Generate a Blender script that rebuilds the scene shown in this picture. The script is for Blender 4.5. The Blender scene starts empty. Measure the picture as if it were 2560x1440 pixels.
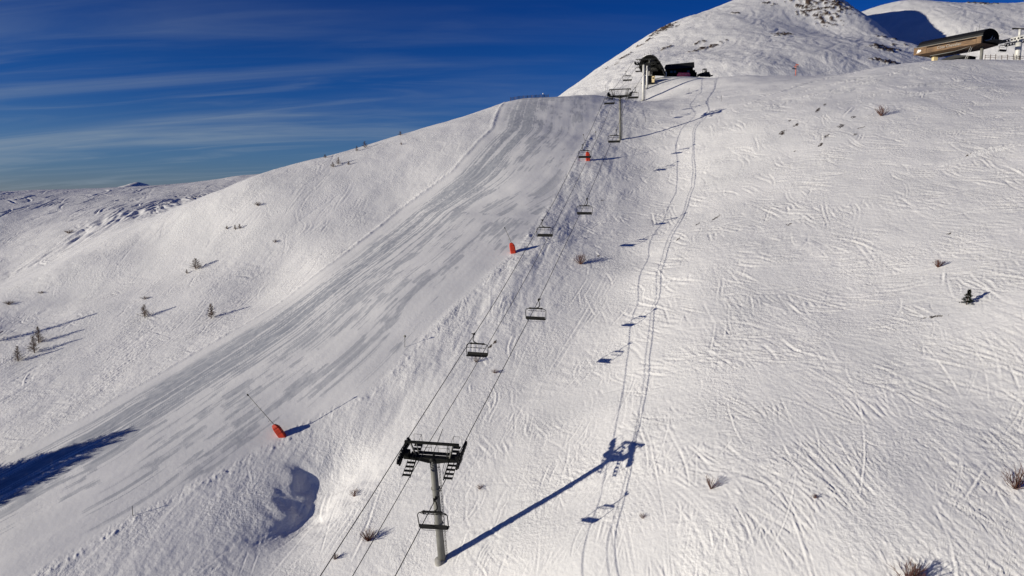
import bpy, bmesh, math, random
from mathutils import Vector, Matrix
R = math.radians
sc = bpy.context.scene
col = sc.collection
# ---------------------------------------------------------------- camera
cam_data = bpy.data.cameras.new('camera')
cam_data.lens = 24.0; cam_data.sensor_width = 36.0
cam_data.clip_start = 0.5; cam_data.clip_end = 6000
cam = bpy.data.objects.new('camera', cam_data); col.objects.link(cam)
cam.location = (0, 0, 0); cam.rotation_euler = (R(90-7.34), 0, 0)
sc.camera = cam
# ---------------------------------------------------------------- sky and sun
SUN_AZ, SUN_EL = R(250), R(7.2)          # compass bearing of the sun (north = +Y), height above the horizon
world = bpy.data.worlds.new('World'); sc.world = world; world.use_nodes = True
wt = world.node_tree; wt.nodes.clear()
def wn(kind, **kw):
    n = wt.nodes.new(kind)
    for k, v in kw.items(): setattr(n, k, v)
    return n
sky = wn('ShaderNodeTexSky', sky_type='NISHITA', sun_disc=False, sun_elevation=SUN_EL, sun_rotation=SUN_AZ, altitude=2400.0, air_density=1.0, dust_density=0.15, ozone_density=4.0)
bg = wn('ShaderNodeBackground'); out = wn('ShaderNodeOutputWorld')
bg.inputs['Strength'].default_value = 0.05
tc = wn('ShaderNodeTexCoord')
sep = wn('ShaderNodeSeparateXYZ'); wt.links.new(tc.outputs['Generated'], sep.inputs[0])
# colour grade of the sky by height: deep blue overhead, teal at the horizon
grade = wn('ShaderNodeValToRGB'); grade.color_ramp.interpolation = 'EASE'
el = grade.color_ramp.elements
el[0].position = 0.0; el[0].color = (1.35, 1.22, 1.62, 1)
el[1].position = 0.55; el[1].color = (0.04, 0.38, 1.25, 1)
e = el.new(0.07); e.color = (1.15, 1.26, 1.72, 1)
e = el.new(0.16); e.color = (0.36, 0.90, 1.72, 1)
e = el.new(0.27); e.color = (0.07, 0.66, 1.58, 1)
wt.links.new(sep.outputs['Z'], grade.inputs['Fac'])
mulc = wn('ShaderNodeMix', data_type='RGBA', blend_type='MULTIPLY'); mulc.inputs['Factor'].default_value = 1.0
wt.links.new(sky.outputs['Color'], mulc.inputs['A']); wt.links.new(grade.outputs['Color'], mulc.inputs['B'])
# thin cirrus: stretched noise on a flat layer high above (direction divided by its height)
def wmath(op, a, b=None, clamp=False):
    n = wn('ShaderNodeMath', operation=op); n.use_clamp = clamp
    for i, v in enumerate((a, b)):
        if v is None: continue
        if isinstance(v, (int, float)): n.inputs[i].default_value = v
        else: wt.links.new(v, n.inputs[i])
    return n.outputs[0]
zc = wmath('ADD', wmath('MAXIMUM', sep.outputs['Z'], 0.0), 0.16)
comb = wn('ShaderNodeCombineXYZ')
wt.links.new(wmath('DIVIDE', sep.outputs['X'], zc), comb.inputs[0]); wt.links.new(wmath('DIVIDE', sep.outputs['Y'], zc), comb.inputs[1])
def cirrus(scale, sx, sy, rot, lo, hi, dist, det):
    mp = wn('ShaderNodeMapping'); mp.inputs['Scale'].default_value = (sx, sy, 1); mp.inputs['Rotation'].default_value = (0, 0, R(rot)); mp.inputs['Location'].default_value = (3.1, 1.7, 0)
    wt.links.new(comb.outputs[0], mp.inputs[0])
    nz = wn('ShaderNodeTexNoise'); nz.inputs['Scale'].default_value = scale; nz.inputs['Detail'].default_value = det; nz.inputs['Distortion'].default_value = dist; nz.inputs['Roughness'].default_value = 0.55
    wt.links.new(mp.outputs[0], nz.inputs['Vector'])
    mr = wn('ShaderNodeMapRange'); mr.inputs['From Min'].default_value = lo; mr.inputs['From Max'].default_value = hi; mr.interpolation_type = 'SMOOTHSTEP'
    wt.links.new(nz.outputs['Fac'], mr.inputs['Value'])
    return mr.outputs['Result']
c1 = cirrus(1.0, 0.28, 1.5, -10, 0.44, 0.78, 1.1, 8.0)
c2 = cirrus(1.0, 0.8, 3.6, -16, 0.46, 0.82, 1.2, 9.0)
low = wn('ShaderNodeMapRange'); low.inputs['From Min'].default_value = 0.30; low.inputs['From Max'].default_value = 0.05
low.inputs['To Min'].default_value = 0.0; low.inputs['To Max'].default_value = 0.95; wt.links.new(sep.outputs['Z'], low.inputs['Value'])
leftw = wn('ShaderNodeMapRange'); leftw.inputs['From Min'].default_value = 0.35; leftw.inputs['From Max'].default_value = -0.45
leftw.inputs['To Min'].default_value = 0.0; leftw.inputs['To Max'].default_value = 0.95; wt.links.new(sep.outputs['X'], leftw.inputs['Value'])
cl = wmath('MULTIPLY', wmath('MULTIPLY', wmath('ADD', wmath('MULTIPLY', c1, 0.85), wmath('MULTIPLY', c2, 0.5)), low.outputs[0]), leftw.outputs[0], True)
clm = wn('ShaderNodeMix', data_type='RGBA'); wt.links.new(cl, clm.inputs['Factor'])
wt.links.new(mulc.outputs['Result'], clm.inputs['A']); clm.inputs['B'].default_value = (5.0, 6.2, 7.6, 1)
wt.links.new(clm.outputs['Result'], bg.inputs['Color']); wt.links.new(bg.outputs[0], out.inputs[0])
sun_data = bpy.data.lights.new('sun', 'SUN'); sun_data.energy = 4.7; sun_data.angle = R(0.5); sun_data.color = (1.0, 0.935, 0.80)
sun = bpy.data.objects.new('sun', sun_data); col.objects.link(sun)
SUN_DIR = Vector((math.sin(SUN_AZ)*math.cos(SUN_EL), math.cos(SUN_AZ)*math.cos(SUN_EL), math.sin(SUN_EL)))
sun.rotation_euler = SUN_DIR.to_track_quat('Z', 'Y').to_euler(); sun.location = (-60, 0, 40)
sc.view_settings.view_transform = 'Standard'; sc.view_settings.look = 'None'
sc.view_settings.exposure = 0.0; sc.view_settings.gamma = 1.0
sc.cycles.max_bounces = 6; sc.cycles.diffuse_bounces = 3
# ---------------------------------------------------------------- the lie of the land (world metres, camera stands at the origin)
import numpy as np
F_PX, PITCH = 1706.7, math.radians(7.34)
CP, SP = math.cos(PITCH), math.sin(PITCH)
def ray(px, py):
    """direction (x per metre north, 1, z per metre north) of a sight line of the photograph"""
    u = (px-1280)/F_PX; v = (720-py)/F_PX
    f = CP + v*SP; z = v*CP - SP
    return u/f, z/f
def at(px, py, D):
    a, b = ray(px, py); return (a*D, D, b*D)
def proj(x, y, z):
    Z = y*CP - z*SP; Yc = z*CP + y*SP
    return 1280+F_PX*x/Z, 720-F_PX*Yc/Z

class Spline:                       # thin plate spline through surveyed points
    def __init__(s, pts, lam=0.0):
        P = np.array(pts, float); s.c = P[:, :2]/100; n = len(P)
        s.lam = lam
        d = np.hypot(*(s.c[:, None]-s.c[None]).transpose(2, 0, 1))
        K = s.k(d*d) + lam*np.eye(n)
        A = np.zeros((n+3, n+3)); A[:n, :n] = K; A[:n, n] = 1; A[:n, n+1:] = s.c
        A[n, :n] = 1; A[n+1:, :n] = s.c.T
        b = np.zeros(n+3); b[:n] = P[:, 2]
        w = np.linalg.solve(A, b); s.w = w[:n]; s.a = w[n:]
    @staticmethod
    def k(r2): return 0.5*r2*np.log(r2+1e-9)
    def __call__(s, x, y):
        x = np.asarray(x, float)/100; y = np.asarray(y, float)/100
        z = s.a[0]+s.a[1]*x+s.a[2]*y
        for (cx, cy), w in zip(s.c, s.w):
            z = z + w*s.k((x-cx)**2+(y-cy)**2)
        return z

G = [at(*p) for p in [
    (1105,1400,68),(1551,350,183.5),(1608,252,243),(1617,222,252),(1640,196,262),
    (705,1090,89.7),(1283,632,126),(1472,402,168),(1400,600,129.5),(1330,700,117),
    # under the shadow lines of the two rope strands
    (1774,277,193.9),(1740,317,180.7),(1735,395,163.1),(1727,482,145.4),(1701,555,131.7),(1667,620,120.2),(1651,690,110.5),(1636,770,101.2),(1624,890,89.2),(1605,1028,78.2),(1587,1105,72.9),(1564,1238,65.4),(1540,1397,58.0),(1734,293,193.3),(1697,338,179.7),(1695,407,164.5),(1688,484,149.0),(1660,550,136.3),(1621,645,120.1),(1597,755,106.1),(1573,880,92.8),(1562,950,86.7),(1530,1109,75.0),(1502,1245,67.1),(1457,1432,58.3),
    # right flank and its crest
    (2560,1440,46),(1850,1440,52),(2560,1080,58.5),(2560,720,77),(2560,450,108),(2560,260,147),(2200,720,89),(2150,400,133),(2000,1050,66.5),
    (2560,150,204),(2400,149,203),(2250,160,206),(2150,178,213),(2080,190,220),(2250,215,178),(2560,190,180),
    (1960,190,238),(1850,190,244),(1730,192,260),
    # piste and left hill
    (1390,244,236),(1480,238,231),(1270,256,234),(1000,336,205),(810,394,192),(650,442,182),(560,492,174),(400,570,168),(180,660,160),
    (490,665,149),(90,865,129),(0,1300,80.5),(0,1440,72.4),(1000,520,160),(600,1000,97),(400,800,131),(0,1000,110),(1240,450,162),(600,1440,71),(1000,700,121),
    # beyond the left hill
    (0,700,187),(0,610,218),(150,580,216),(300,552,214),(430,525,214),(0,478,292),(150,474,288),(300,470,285),(480,458,285),(600,440,288),(700,428,292),(800,400,290)]]
G += [(-92,215,0),(-70,225,5),(-50,235,9),(-30,248,17),(-85,262,5),(-60,290,13),(0,290,30),(-30,290,22),
      (-250,350,-8),(-170,375,-4),(-60,370,8),(0,400,20),(-300,262,2),(-225,200,-14),(-180,172,-24),(-160,100,-42),(-100,60,-56),
      (55,290,45.5),(100,300,44),(140,245,39.5),(180,245,39),(185,205,41.5),(80,260,43),(100,400,40),(200,400,36),(300,300,38),(260,200,46),
      (230,150,36),(200,110,32),(140,60,10),(90,40,-14),(60,30,-30),(0,40,-52),(-50,40,-60)]
S_G = Spline(G, 4e-4)

def fade(t): return t*t*t*(t*(t*6-15)+10)
def lattice(ix, iy, seed):
    h = (ix.astype(np.int64)*374761393 + iy.astype(np.int64)*668265263 + seed*1442695041) & 0xffffffff
    h = ((h ^ (h >> 13))*1274126177) & 0xffffffff
    h = (h ^ (h >> 16)) & 0xffffffff
    return h*(2*math.pi/4294967296.0)
def noise(x, y, seed=0):            # gradient noise, about -0.7..0.7
    ix = np.floor(x); iy = np.floor(y); fx = x-ix; fy = y-iy
    u = fade(fx); v = fade(fy)
    def g(ox, oy):
        a = lattice(ix+ox, iy+oy, seed)
        return np.cos(a)*(fx-ox)+np.sin(a)*(fy-oy)
    a = g(0,0); b = g(1,0); c = g(0,1); d = g(1,1)
    return (a+(b-a)*u)*(1-v)+(c+(d-c)*u)*v
def fbm(x, y, seed=0, octaves=4, gain=0.5):
    s = 0; a = 1.0
    for k in range(octaves):
        s = s + a*noise(x*2**k+17.3*k, y*2**k-9.1*k, seed+k); a *= gain
    return s
def sstep(a, b, x):
    t = np.clip((x-a)/(b-a), 0, 1); return t*t*(3-2*t)

def first_hit(h, px, py, d0=34, d1=560, step=1.0):
    a, b = ray(px, py); d = np.arange(d0, d1, step)
    g = h(a*d, d)-b*d
    k = np.nonzero(g > 0)[0]
    if len(k) == 0: return None
    k = k[0]
    if k == 0: D = d[0]
    else: D = d[k-1]+step*(-g[k-1])/(g[k]-g[k-1])
    return np.array([a*D, D, float(b*D)])
# mounds and hollows: end points of the long axis as seen, height, spread along, spread to the left of the axis, spread to its right (metres)
MOUNDS = []
for p, q, hh, ex, rl, rr in [((812,1125),(742,1290),-2.0,1.0,3.3,5.0),((880,1090),(660,1400),-1.5,1.25,10.0,7.0),((1010,985),(960,1060),-.5,1.3,4.0,4),
        ((430,560),(330,690),-3.0,1.3,18,20),((170,690),(60,780),-2.4,1.5,17,13),((690,640),(640,760),-1.7,1.3,9.5,9),
        ((1330,640),(1250,760),.5,1.2,4,2),((1480,500),(1440,600),-.5,1.2,5,5),((1000,1180),(930,1290),-.4,1.3,4,4),((2080,280),(1900,350),.5,1.2,10,5)]:
    P = first_hit(S_G, *p); Q = first_hit(S_G, *q); d = Q[:2]-P[:2]; L = math.hypot(*d)
    MOUNDS.append(((P[:2]+Q[:2])/2, d/L, L/2*ex+1, hh, rl, rr))
def mounds(x, y):
    z = 0
    for c, d, ra, hh, rl, rr in MOUNDS:
        u = (x-c[0])*d[0]+(y-c[1])*d[1]; v = -(x-c[0])*d[1]+(y-c[1])*d[0]      # v > 0: to the right as seen walking down hill towards the viewer
        v = v+2.0*fbm(u/3.6+hh, v/6, 21, 3)+0.25*u if (rl < 4 and hh < -1) else v
        r = np.where(v*SGN > 0, rr, rl)
        z = z+hh*np.exp(-(np.abs(u)/ra)**3-(v/r)**2)
    return z
SGN = 1
def macro(x, y):
    """large forms of the near slope, without tracks"""
    return S_G(x, y)+mounds(x, y)+0.22*fbm(x/14, y/14, 3, 3)*(0.4+sstep(60, 200, y))
M = [at(*p) for p in [
    (1440,236,318),(1500,180,350),(1640,82,395),(1700,48,415),(1830,2,445),(1960,-45,460),(2060,-35,450),(2110,0,430),(2200,62,398),(2290,112,350),(2240,118,345),
    (1900,150,300),(2000,160,300),(2100,150,305),(1750,120,345),(1900,60,375),(2000,30,400),(2060,80,375),(2180,110,340),(1650,150,325),
    (2560,62,430),(2560,8,520),(2400,8,500),(2250,2,520),(2560,120,380)]]
M += [(249,407,84),(256,450,108),(226,400,76),(230,450,92),(236,360,62),(250,330,52),
      (60,290,43),(150,285,44),(230,290,44),(320,300,46),(420,330,70),(460,420,112),(470,520,150),
      (0,318,34),(20,360,50),(30,420,60),(60,470,70),(110,520,96),(-30,400,15),(170,560,100),(220,620,105),(330,620,110),(430,640,130)]
S_M = Spline(M, 1e-3)
def mountain_z(x, y):
    return S_M(x, y) + 0.9*fbm(x/40, y/40, 11, 4) + 0.25*fbm(x/7, y/9, 31, 3)
QUAL_RY, QUAL_DT, QN = 0.0019, 0.0014, 1.0
# ---------------------------------------------------------------- snow and rock materials
def new_mat(name):
    m = bpy.data.materials.new(name); m.use_nodes = True
    return m, m.node_tree, m.node_tree.nodes['Principled BSDF']
def snow_material(name, rock_col, grain=1.0):
    m, t, b = new_mat(name); L = t.links.new; N = t.nodes.new
    tc = N('ShaderNodeTexCoord')
    n1 = N('ShaderNodeTexNoise'); n1.inputs['Scale'].default_value = 0.08; n1.inputs['Detail'].default_value = 5; L(tc.outputs['Object'], n1.inputs['Vector'])
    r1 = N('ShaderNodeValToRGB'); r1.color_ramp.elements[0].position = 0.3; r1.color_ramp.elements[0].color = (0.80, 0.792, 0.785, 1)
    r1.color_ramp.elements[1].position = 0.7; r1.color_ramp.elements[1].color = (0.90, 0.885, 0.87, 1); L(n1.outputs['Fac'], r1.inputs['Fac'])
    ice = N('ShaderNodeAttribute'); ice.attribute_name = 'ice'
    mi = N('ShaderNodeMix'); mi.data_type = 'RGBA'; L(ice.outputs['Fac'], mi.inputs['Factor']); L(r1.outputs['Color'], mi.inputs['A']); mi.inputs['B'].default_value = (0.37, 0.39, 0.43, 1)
    rk = N('ShaderNodeAttribute'); rk.attribute_name = 'rock'
    n2 = N('ShaderNodeTexNoise'); n2.inputs['Scale'].default_value = 1.1*grain; n2.inputs['Detail'].default_value = 7; L(tc.outputs['Object'], n2.inputs['Vector'])
    r2 = N('ShaderNodeValToRGB'); r2.color_ramp.elements[0].position = 0.35; r2.color_ramp.elements[0].color = (rock_col[0]*.35, rock_col[1]*.35, rock_col[2]*.4, 1)
    r2.color_ramp.elements[1].position = 0.68; r2.color_ramp.elements[1].color = (*rock_col, 1); L(n2.outputs['Fac'], r2.inputs['Fac'])
    mr = N('ShaderNodeMix'); mr.data_type = 'RGBA'; L(rk.outputs['Fac'], mr.inputs['Factor']); L(mi.outputs['Result'], mr.inputs['A']); L(r2.outputs['Color'], mr.inputs['B'])
    L(mr.outputs['Result'], b.inputs['Base Color'])
    b.inputs['Roughness'].default_value = 0.62; b.inputs['Specular IOR Level'].default_value = 0.25
    # grain of the snow: clods and wind crust
    n3 = N('ShaderNodeTexNoise'); n3.inputs['Scale'].default_value = 2.4*grain; n3.inputs['Detail'].default_value = 6; n3.inputs['Roughness'].default_value = 0.6; L(tc.outputs['Object'], n3.inputs['Vector'])
    rough = N('ShaderNodeAttribute'); rough.attribute_name = 'crust'
    mm = N('ShaderNodeMath'); mm.operation = 'MULTIPLY'; L(n3.outputs['Fac'], mm.inputs[0]); L(rough.outputs['Fac'], mm.inputs[1])
    bp = N('ShaderNodeBump'); bp.inputs['Strength'].default_value = 1.0; bp.inputs['Distance'].default_value = 0.13/grain; L(mm.outputs[0], bp.inputs['Height'])
    L(bp.outputs['Normal'], b.inputs['Normal'])
    return m
M_SNOW = snow_material('piste_snow', (0.10, 0.075, 0.055))
M_MOUNT = snow_material('mountain_snow', (0.13, 0.09, 0.065), 0.45)

class Sheet:
    """a height field with rows at growing distance; finer towards the viewer, real world metres"""
    def __init__(s, y0, y1, ry, t0, t1, dt, h):
        nr = int(math.log(y1/y0)/ry)+1; nc = int((t1-t0)/dt)+1
        s.y0, s.ry, s.t0, s.dt, s.nr, s.nc = y0, ry, t0, dt, nr, nc
        yy = y0*np.exp(ry*np.arange(nr)); tt = t0+dt*np.arange(nc)
        s.Y = np.repeat(yy[:, None], nc, 1); s.X = s.Y*tt[None]
        s.Z = s.coarse(h)
        s.attr = {}
    def coarse(s, f, k=4):
        """evaluate a smooth field on every k-th row and column and fill in between with cubic weights"""
        nr, nc = s.nr//k+4, s.nc//k+4
        y = s.y0*np.exp(s.ry*k*(np.arange(nr)-1)); t = s.t0+s.dt*k*(np.arange(nc)-1)
        Yc = np.repeat(y[:, None], nc, 1); V = f(Yc*t[None], Yc)
        def up(V, n, axis):
            q = np.arange(n)/k+1; i = np.floor(q).astype(int); r = q-i
            w = [(-r+2*r*r-r**3)/2, (2-5*r*r+3*r**3)/2, (r+4*r*r-3*r**3)/2, (r**3-r*r)/2]
            sh = (-1, 1) if axis == 0 else (1, -1)
            return sum(np.take(V, i-1+j, axis)*w[j].reshape(sh) for j in range(4))
        return up(up(V, s.nr, 0), s.nc, 1)
    def cell(s, x, y):
        r = np.rint(np.log(np.maximum(y, 1e-3)/s.y0)/s.ry).astype(int); c = np.rint((x/np.maximum(y, 1e-3)-s.t0)/s.dt).astype(int)
        ok = (r >= 0)&(r < s.nr)&(c >= 0)&(c < s.nc)
        return (r[ok]*s.nc+c[ok]), ok
    def build(s, name, mat):
        me = bpy.data.meshes.new(name); n = s.nr*s.nc
        me.vertices.add(n); co = np.stack([s.X, s.Y, s.Z], -1).astype(np.float32).ravel(); me.vertices.foreach_set('co', co)
        i = (np.arange(s.nr-1)[:, None]*s.nc+np.arange(s.nc-1)[None]).ravel()
        q = np.stack([i, i+1, i+s.nc+1, i+s.nc], 1).ravel().astype(np.int32); nf = len(i)
        me.loops.add(nf*4); me.loops.foreach_set('vertex_index', q)
        me.polygons.add(nf); me.polygons.foreach_set('loop_start', np.arange(nf, dtype=np.int32)*4)
        me.polygons.foreach_set('use_smooth', np.ones(nf, bool))
        me.update(calc_edges=True)
        for k, v in s.attr.items():
            a = me.attributes.new(k, 'FLOAT', 'POINT'); a.data.foreach_set('value', v.astype(np.float32).ravel())
        me.materials.append(mat)
        o = bpy.data.objects.new(name, me); col.objects.link(o); o['kind'] = 'structure'
        return o
def blur(a, k=1):
    for _ in range(k):
        a = (np.roll(a, 1, 0)+np.roll(a, -1, 0)+2*a)/4; a = (np.roll(a, 1, 1)+np.roll(a, -1, 1)+2*a)/4
    return a
def on(px, py): 
    for k in range(40):
        p = first_hit(macro, px, py+k)
        if p is not None: return p

# ---------------------------------------------------------------- the groomed piste: a band between two edges found on the slope
ST = [((1290,250),(1500,238)),((1232,322),(1472,330)),((1130,430),(1420,432)),((1000,525),(1352,538)),((850,645),(1262,650)),((620,808),(1090,810)),((400,935),(925,975)),((200,1050),(735,1072)),((0,1150),(560,1170)),((-250,1262),(330,1290)),((-560,1400),(80,1440))]
EL = np.array([on(*a)[:2] for a, b in ST]); ER = np.array([on(*b)[:2] for a, b in ST])
EL[0] = [-2, 232]; ER[0] = [34, 240]
def ext(P): return np.vstack([P[0]+(P[0]-P[1])*3, P, P[-1]+(P[-1]-P[-2])*3])
EL, ER = ext(EL), ext(ER)
def sdist(P, x, y):      # distance to a polyline, positive on its right when walking down it, and the arc length
    best = np.full(x.shape, 1e9); side = np.zeros(x.shape); u = np.zeros(x.shape); acc = 0
    for a, b in zip(P[:-1], P[1:]):
        d = b-a; L = math.hypot(*d); t = np.clip(((x-a[0])*d[0]+(y-a[1])*d[1])/L/L, 0, 1)
        dx = x-a[0]-t*d[0]; dy = y-a[1]-t*d[1]; r = dx*dx+dy*dy
        m = r < best; best = np.where(m, r, best); side = np.where(m, d[0]*dy-d[1]*dx, side); u = np.where(m, acc+t*L, u); acc += L
    return np.sqrt(best)*np.sign(side), u

def piste_fields(x, y):
    dl, u = sdist(EL, x, y); dr, _ = sdist(ER, x, y)
    return dl, -dr, u      # walking down hill the piste lies on the left of EL's ... see inside()

rng = np.random.default_rng(7)
def stamp(sheet, groove, ridge, path, width, depth, berm):
    """press a ski track into the snow: path (n,2) in metres"""
    d = np.gradient(path, axis=0); L = np.hypot(d[:, 0], d[:, 1])+1e-9; nx, ny = -d[:, 1]/L, d[:, 0]/L
    n = len(path); env = np.sin(np.linspace(0.05, math.pi-0.05, n))**0.5
    cell = 0.0019*path[:, 1].mean()
    step = max(cell*0.6, 0.05)
    k = int(np.ceil(width*2.2/step))
    for j in range(-k, k+1):
        w = j*step
        idx, ok = sheet.cell(path[:, 0]+nx*w, path[:, 1]+ny*w)
        g = -depth*math.exp(-(w/width)**2); r = berm*math.exp(-((w-1.5*width)/width)**2)
        if len(idx):
            np.minimum.at(groove, idx, g*env[ok]); np.maximum.at(ridge, idx, r*env[ok])
def ski_path(x, y, head, length, amp, wav, curve):
    n = max(8, int(length/0.09)); s = np.linspace(0, length, n)
    h = head+0.6*curve*s/length+amp*np.sin(2*math.pi*s/wav+rng.uniform(0, 6.28))
    return np.stack([x+np.cumsum(np.cos(h))*length/n, y+np.cumsum(np.sin(h))*length/n], 1)
# ---------------------------------------------------------------- near slope
gs = Sheet(36, 500, QUAL_RY, -1.12, 1.12, QUAL_DT, macro)
X, Y = gs.X, gs.Y
dl = gs.coarse(lambda x, y: sdist(EL, x, y)[0]); uu = gs.coarse(lambda x, y: sdist(EL, x, y)[1]); dr = gs.coarse(lambda x, y: sdist(ER, x, y)[0])
# walking down the edges (away from the summit) the piste is on the left of EL (dl > 0) and on the right of ER (dr < 0)
wid = np.maximum(dl-dr, 1.0); vv = dl/wid
inside = sstep(-0.6, 0.8, dl)*sstep(-0.4, 0.8, -dr)*sstep(250, 238, Y)
nearp = sstep(-14, 0, dl)*sstep(-10, 0, -dr)
# fine relief off the piste: wind crust elongated across the fall line, old humps
ca, sa = math.cos(R(106.7)), math.sin(R(106.7))
A1 = X*0.958-Y*0.287; B1 = X*0.287+Y*0.958          # across and up the line of the lift
lf = sstep(-10, -60, X)                             # how much "left hill"
wx, wy = 2.5*fbm(X/11, Y/11, 41, 2), 2.5*fbm(X/11, Y/11, 43, 2)
patch = 0.35+0.9*sstep(-0.25, 0.35, fbm(X/13, Y/13, 77, 2))
crust = 0.034*fbm((A1+wx)/2.6, (B1+wy)/0.9, 51, 4, .55)+0.022*fbm((X+wy)/0.9, (Y+wx)/2.0, 61, 3, .6)
humps = 0.16*fbm(A1/5.5, B1/9.0, 71, 3)
z = (crust*patch*1.25*(1-.5*sstep(0, 1, dr)*sstep(16, 10, dr)*sstep(105, 90, Y))+humps*(0.5+0.6*noise(X/30, Y/30, 79)))*(1-inside)
# band of soft piled snow between piste and lift
band = sstep(0.0, 1.2, dr)*sstep(20, 7, dr)
z = z+band*(0.5+0.5*sstep(85, 110, Y))*(0.15*fbm(A1/2.4, B1/7.0, 91, 3)+0.05*fbm(A1/.9, B1/.9, 93, 2))
clod = np.exp(-((dr-0.9-.5*noise(uu/6,uu*0,95))/0.55)**2)*sstep(245, 225, Y)
z = z+clod*(0.02+0.22*np.maximum(0, noise(X/0.5, Y/0.5, 97)+0.05)*sstep(-.3,.3,noise(uu/9,dr*0,96)+.1)+0.12*noise(X/1.4, Y/1.4, 98))
lip = np.exp(-((dl+0.4)/0.5)**2)*sstep(60, 160, Y)
z = z+lip*(0.12+0.25*np.maximum(0, noise(X/0.9, Y/0.9, 99)))
# groomer passes on the piste
z = z+inside*(0.018*np.sin(vv*38+0.6*noise(uu/9, vv*3, 101))+0.03*noise(uu/22, dl/1.3, 103)+0.05*noise(uu/30, dl/6, 105)+0.012*noise(X/0.7,Y/0.7,106))
# mogul field in the valley beyond the hill
MP = np.array([on(*p)[:2] for p in [(-60,730),(60,668),(170,612),(270,560),(360,520),(450,500),(560,500)]])
md = gs.coarse(lambda x, y: sdist(MP, x, y)[0]); mu = gs.coarse(lambda x, y: sdist(MP, x, y)[1])
mogul = np.exp(-(md/(4+8*sstep(10, 60, mu)))**2)*sstep(2, 14, mu)
z = z+mogul*0.85*fbm(mu/7.0-md/4.0, md/4.5+mu/30, 111, 2)*sstep(184, 200, Y)
# ski tracks
groove = np.zeros(X.size); ridge = np.zeros(X.size)
def heading(p, q):           # true direction on the ground between two places
    a = on(*p); b = on(*q); return math.atan2(b[1]-a[1], b[0]-a[0])
h_diag = heading((1950, 1080), (2200, 1250)); h_flat = heading((2000, 560), (2300, 600)); h_left = heading((300, 900), (100, 1010)); h_down = heading((1640,800),(1600,1000))
def area(n, x0, x1, d0, d1):
    d = d0*np.exp(rng.random(n)*math.log(d1/d0)); return np.stack([(x0+(x1-x0)*rng.random(n))*d, d], 1)
def tracks(n, box, head, spread, ln, wd, dp, amp=0.25, wav=14, pair=True):
    for x, y in area(n, *box):
        L = rng.uniform(*ln); w = wd*rng.uniform(.7, 1.4); h0 = head(x, y)+rng.normal(0, spread)
        p = ski_path(x, y, h0, L, amp*rng.uniform(0, 1.6), wav*rng.uniform(.6, 1.6), rng.normal(0, 0.5))
        dd = dp*rng.uniform(.35, 1.15)
        stamp(gs, groove, ridge, p, w, dd, dd*rng.uniform(.2, .9))
        if pair and rng.random() < .6:
            q = p+np.array([-math.sin(h0), math.cos(h0)])*rng.uniform(.5, 1.4); stamp(gs, groove, ridge, q[:int(len(q)*rng.uniform(.5, 1))], w, dd*.8, dd*.5)
def hr(x, y):
    k = float(sstep(62, 100, y)); return h_diag*(1-k)+h_flat*k+0.9*float(noise(x/18, y/18, 121))
def hl(x, y): return h_left+0.5*float(noise(x/20, y/20, 123))
tracks(int(1500*QN), (0.14, 1.05, 42, 112), hr, 0.20, (2, 22), .085, .085, amp=.09, wav=20)
tracks(int(900*QN), (0.10, 1.05, 42, 200), hr, 1.0, (1.5, 10), .09, .075, amp=.2)
tracks(int(2000*QN), (0.16, 1.0, 80, 215), hr, 0.45, (1.5, 10), .13, .105, amp=.22)
tracks(int(60*QN), (0.0, .9, 42, 120), lambda x, y: h_down+.2*math.sin(x), 0.12, (14, 45), .11, .05, amp=.06, wav=30)
tracks(int(1100*QN), (-0.1, 0.30, 46, 215), lambda x, y: h_down+1.2*float(noise(x/12, y/12, 125)), 0.6, (1.5, 7), .10, .06, amp=.5)
tracks(int(1500*QN), (-0.95, -0.20, 80, 215), hl, 0.26, (3, 20), .115, .06, amp=.22)
tracks(int(600*QN), (-0.95, -0.20, 80, 215), hl, 1.2, (2, 8), .13, .07, amp=.6)
tracks(int(500*QN), (-0.90, -0.34, 190, 300), lambda x, y: h_left-.3, 0.8, (5, 22), .25, .11, amp=.5, wav=25)
tracks(int(70*QN), (-0.78, -0.42, 246, 285), lambda x, y: -1.9, 0.6, (8, 22), .42, .30, amp=.5, wav=25, pair=False)
# long traverses over the right shoulder
for a, b in [((1880,258),(2180,172)),((1900,262),(2260,180)),((1850,300),(2300,190)),((2060,250),(2400,175)),((2100,262),(2555,196)),((2180,260),(2558,215)),((2360,415),(2556,362)),((2500,640),(2440,830)),((2450,820),(2500,980)),((2445,860),(2395,1020)),((2390,1030),(2360,1330))]:
    P, Q = on(*a)[:2], on(*b)[:2]; s = np.linspace(0, 1, 500)[:, None]; c = np.array([-(Q-P)[1], (Q-P)[0]])*0.05
    nr_ = Q[1] < 110
    for off in (0, .5 if nr_ else .9): stamp(gs, groove, ridge, P+(Q-P)*s+c*np.sin(s*3.1)+off*np.array([.3, 1]), .10 if nr_ else .26, .05 if nr_ else .10, .03 if nr_ else .26)
tk = groove.reshape(X.shape)*1.0+ridge.reshape(X.shape)
tk = 0.75*tk+0.25*blur(tk, 1)
tkp = (0.35+1.1*sstep(-0.30, 0.25, fbm(X/9, Y/9, 181, 3)))*(1+0.35*sstep(85, 130, Y))*(1-0.6*sstep(0, 1, dr)*sstep(13, 8, dr)*sstep(105, 90, Y))
z = z+tk*tkp*(1-inside*0.96)
gs.Z = gs.Z+z
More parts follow.
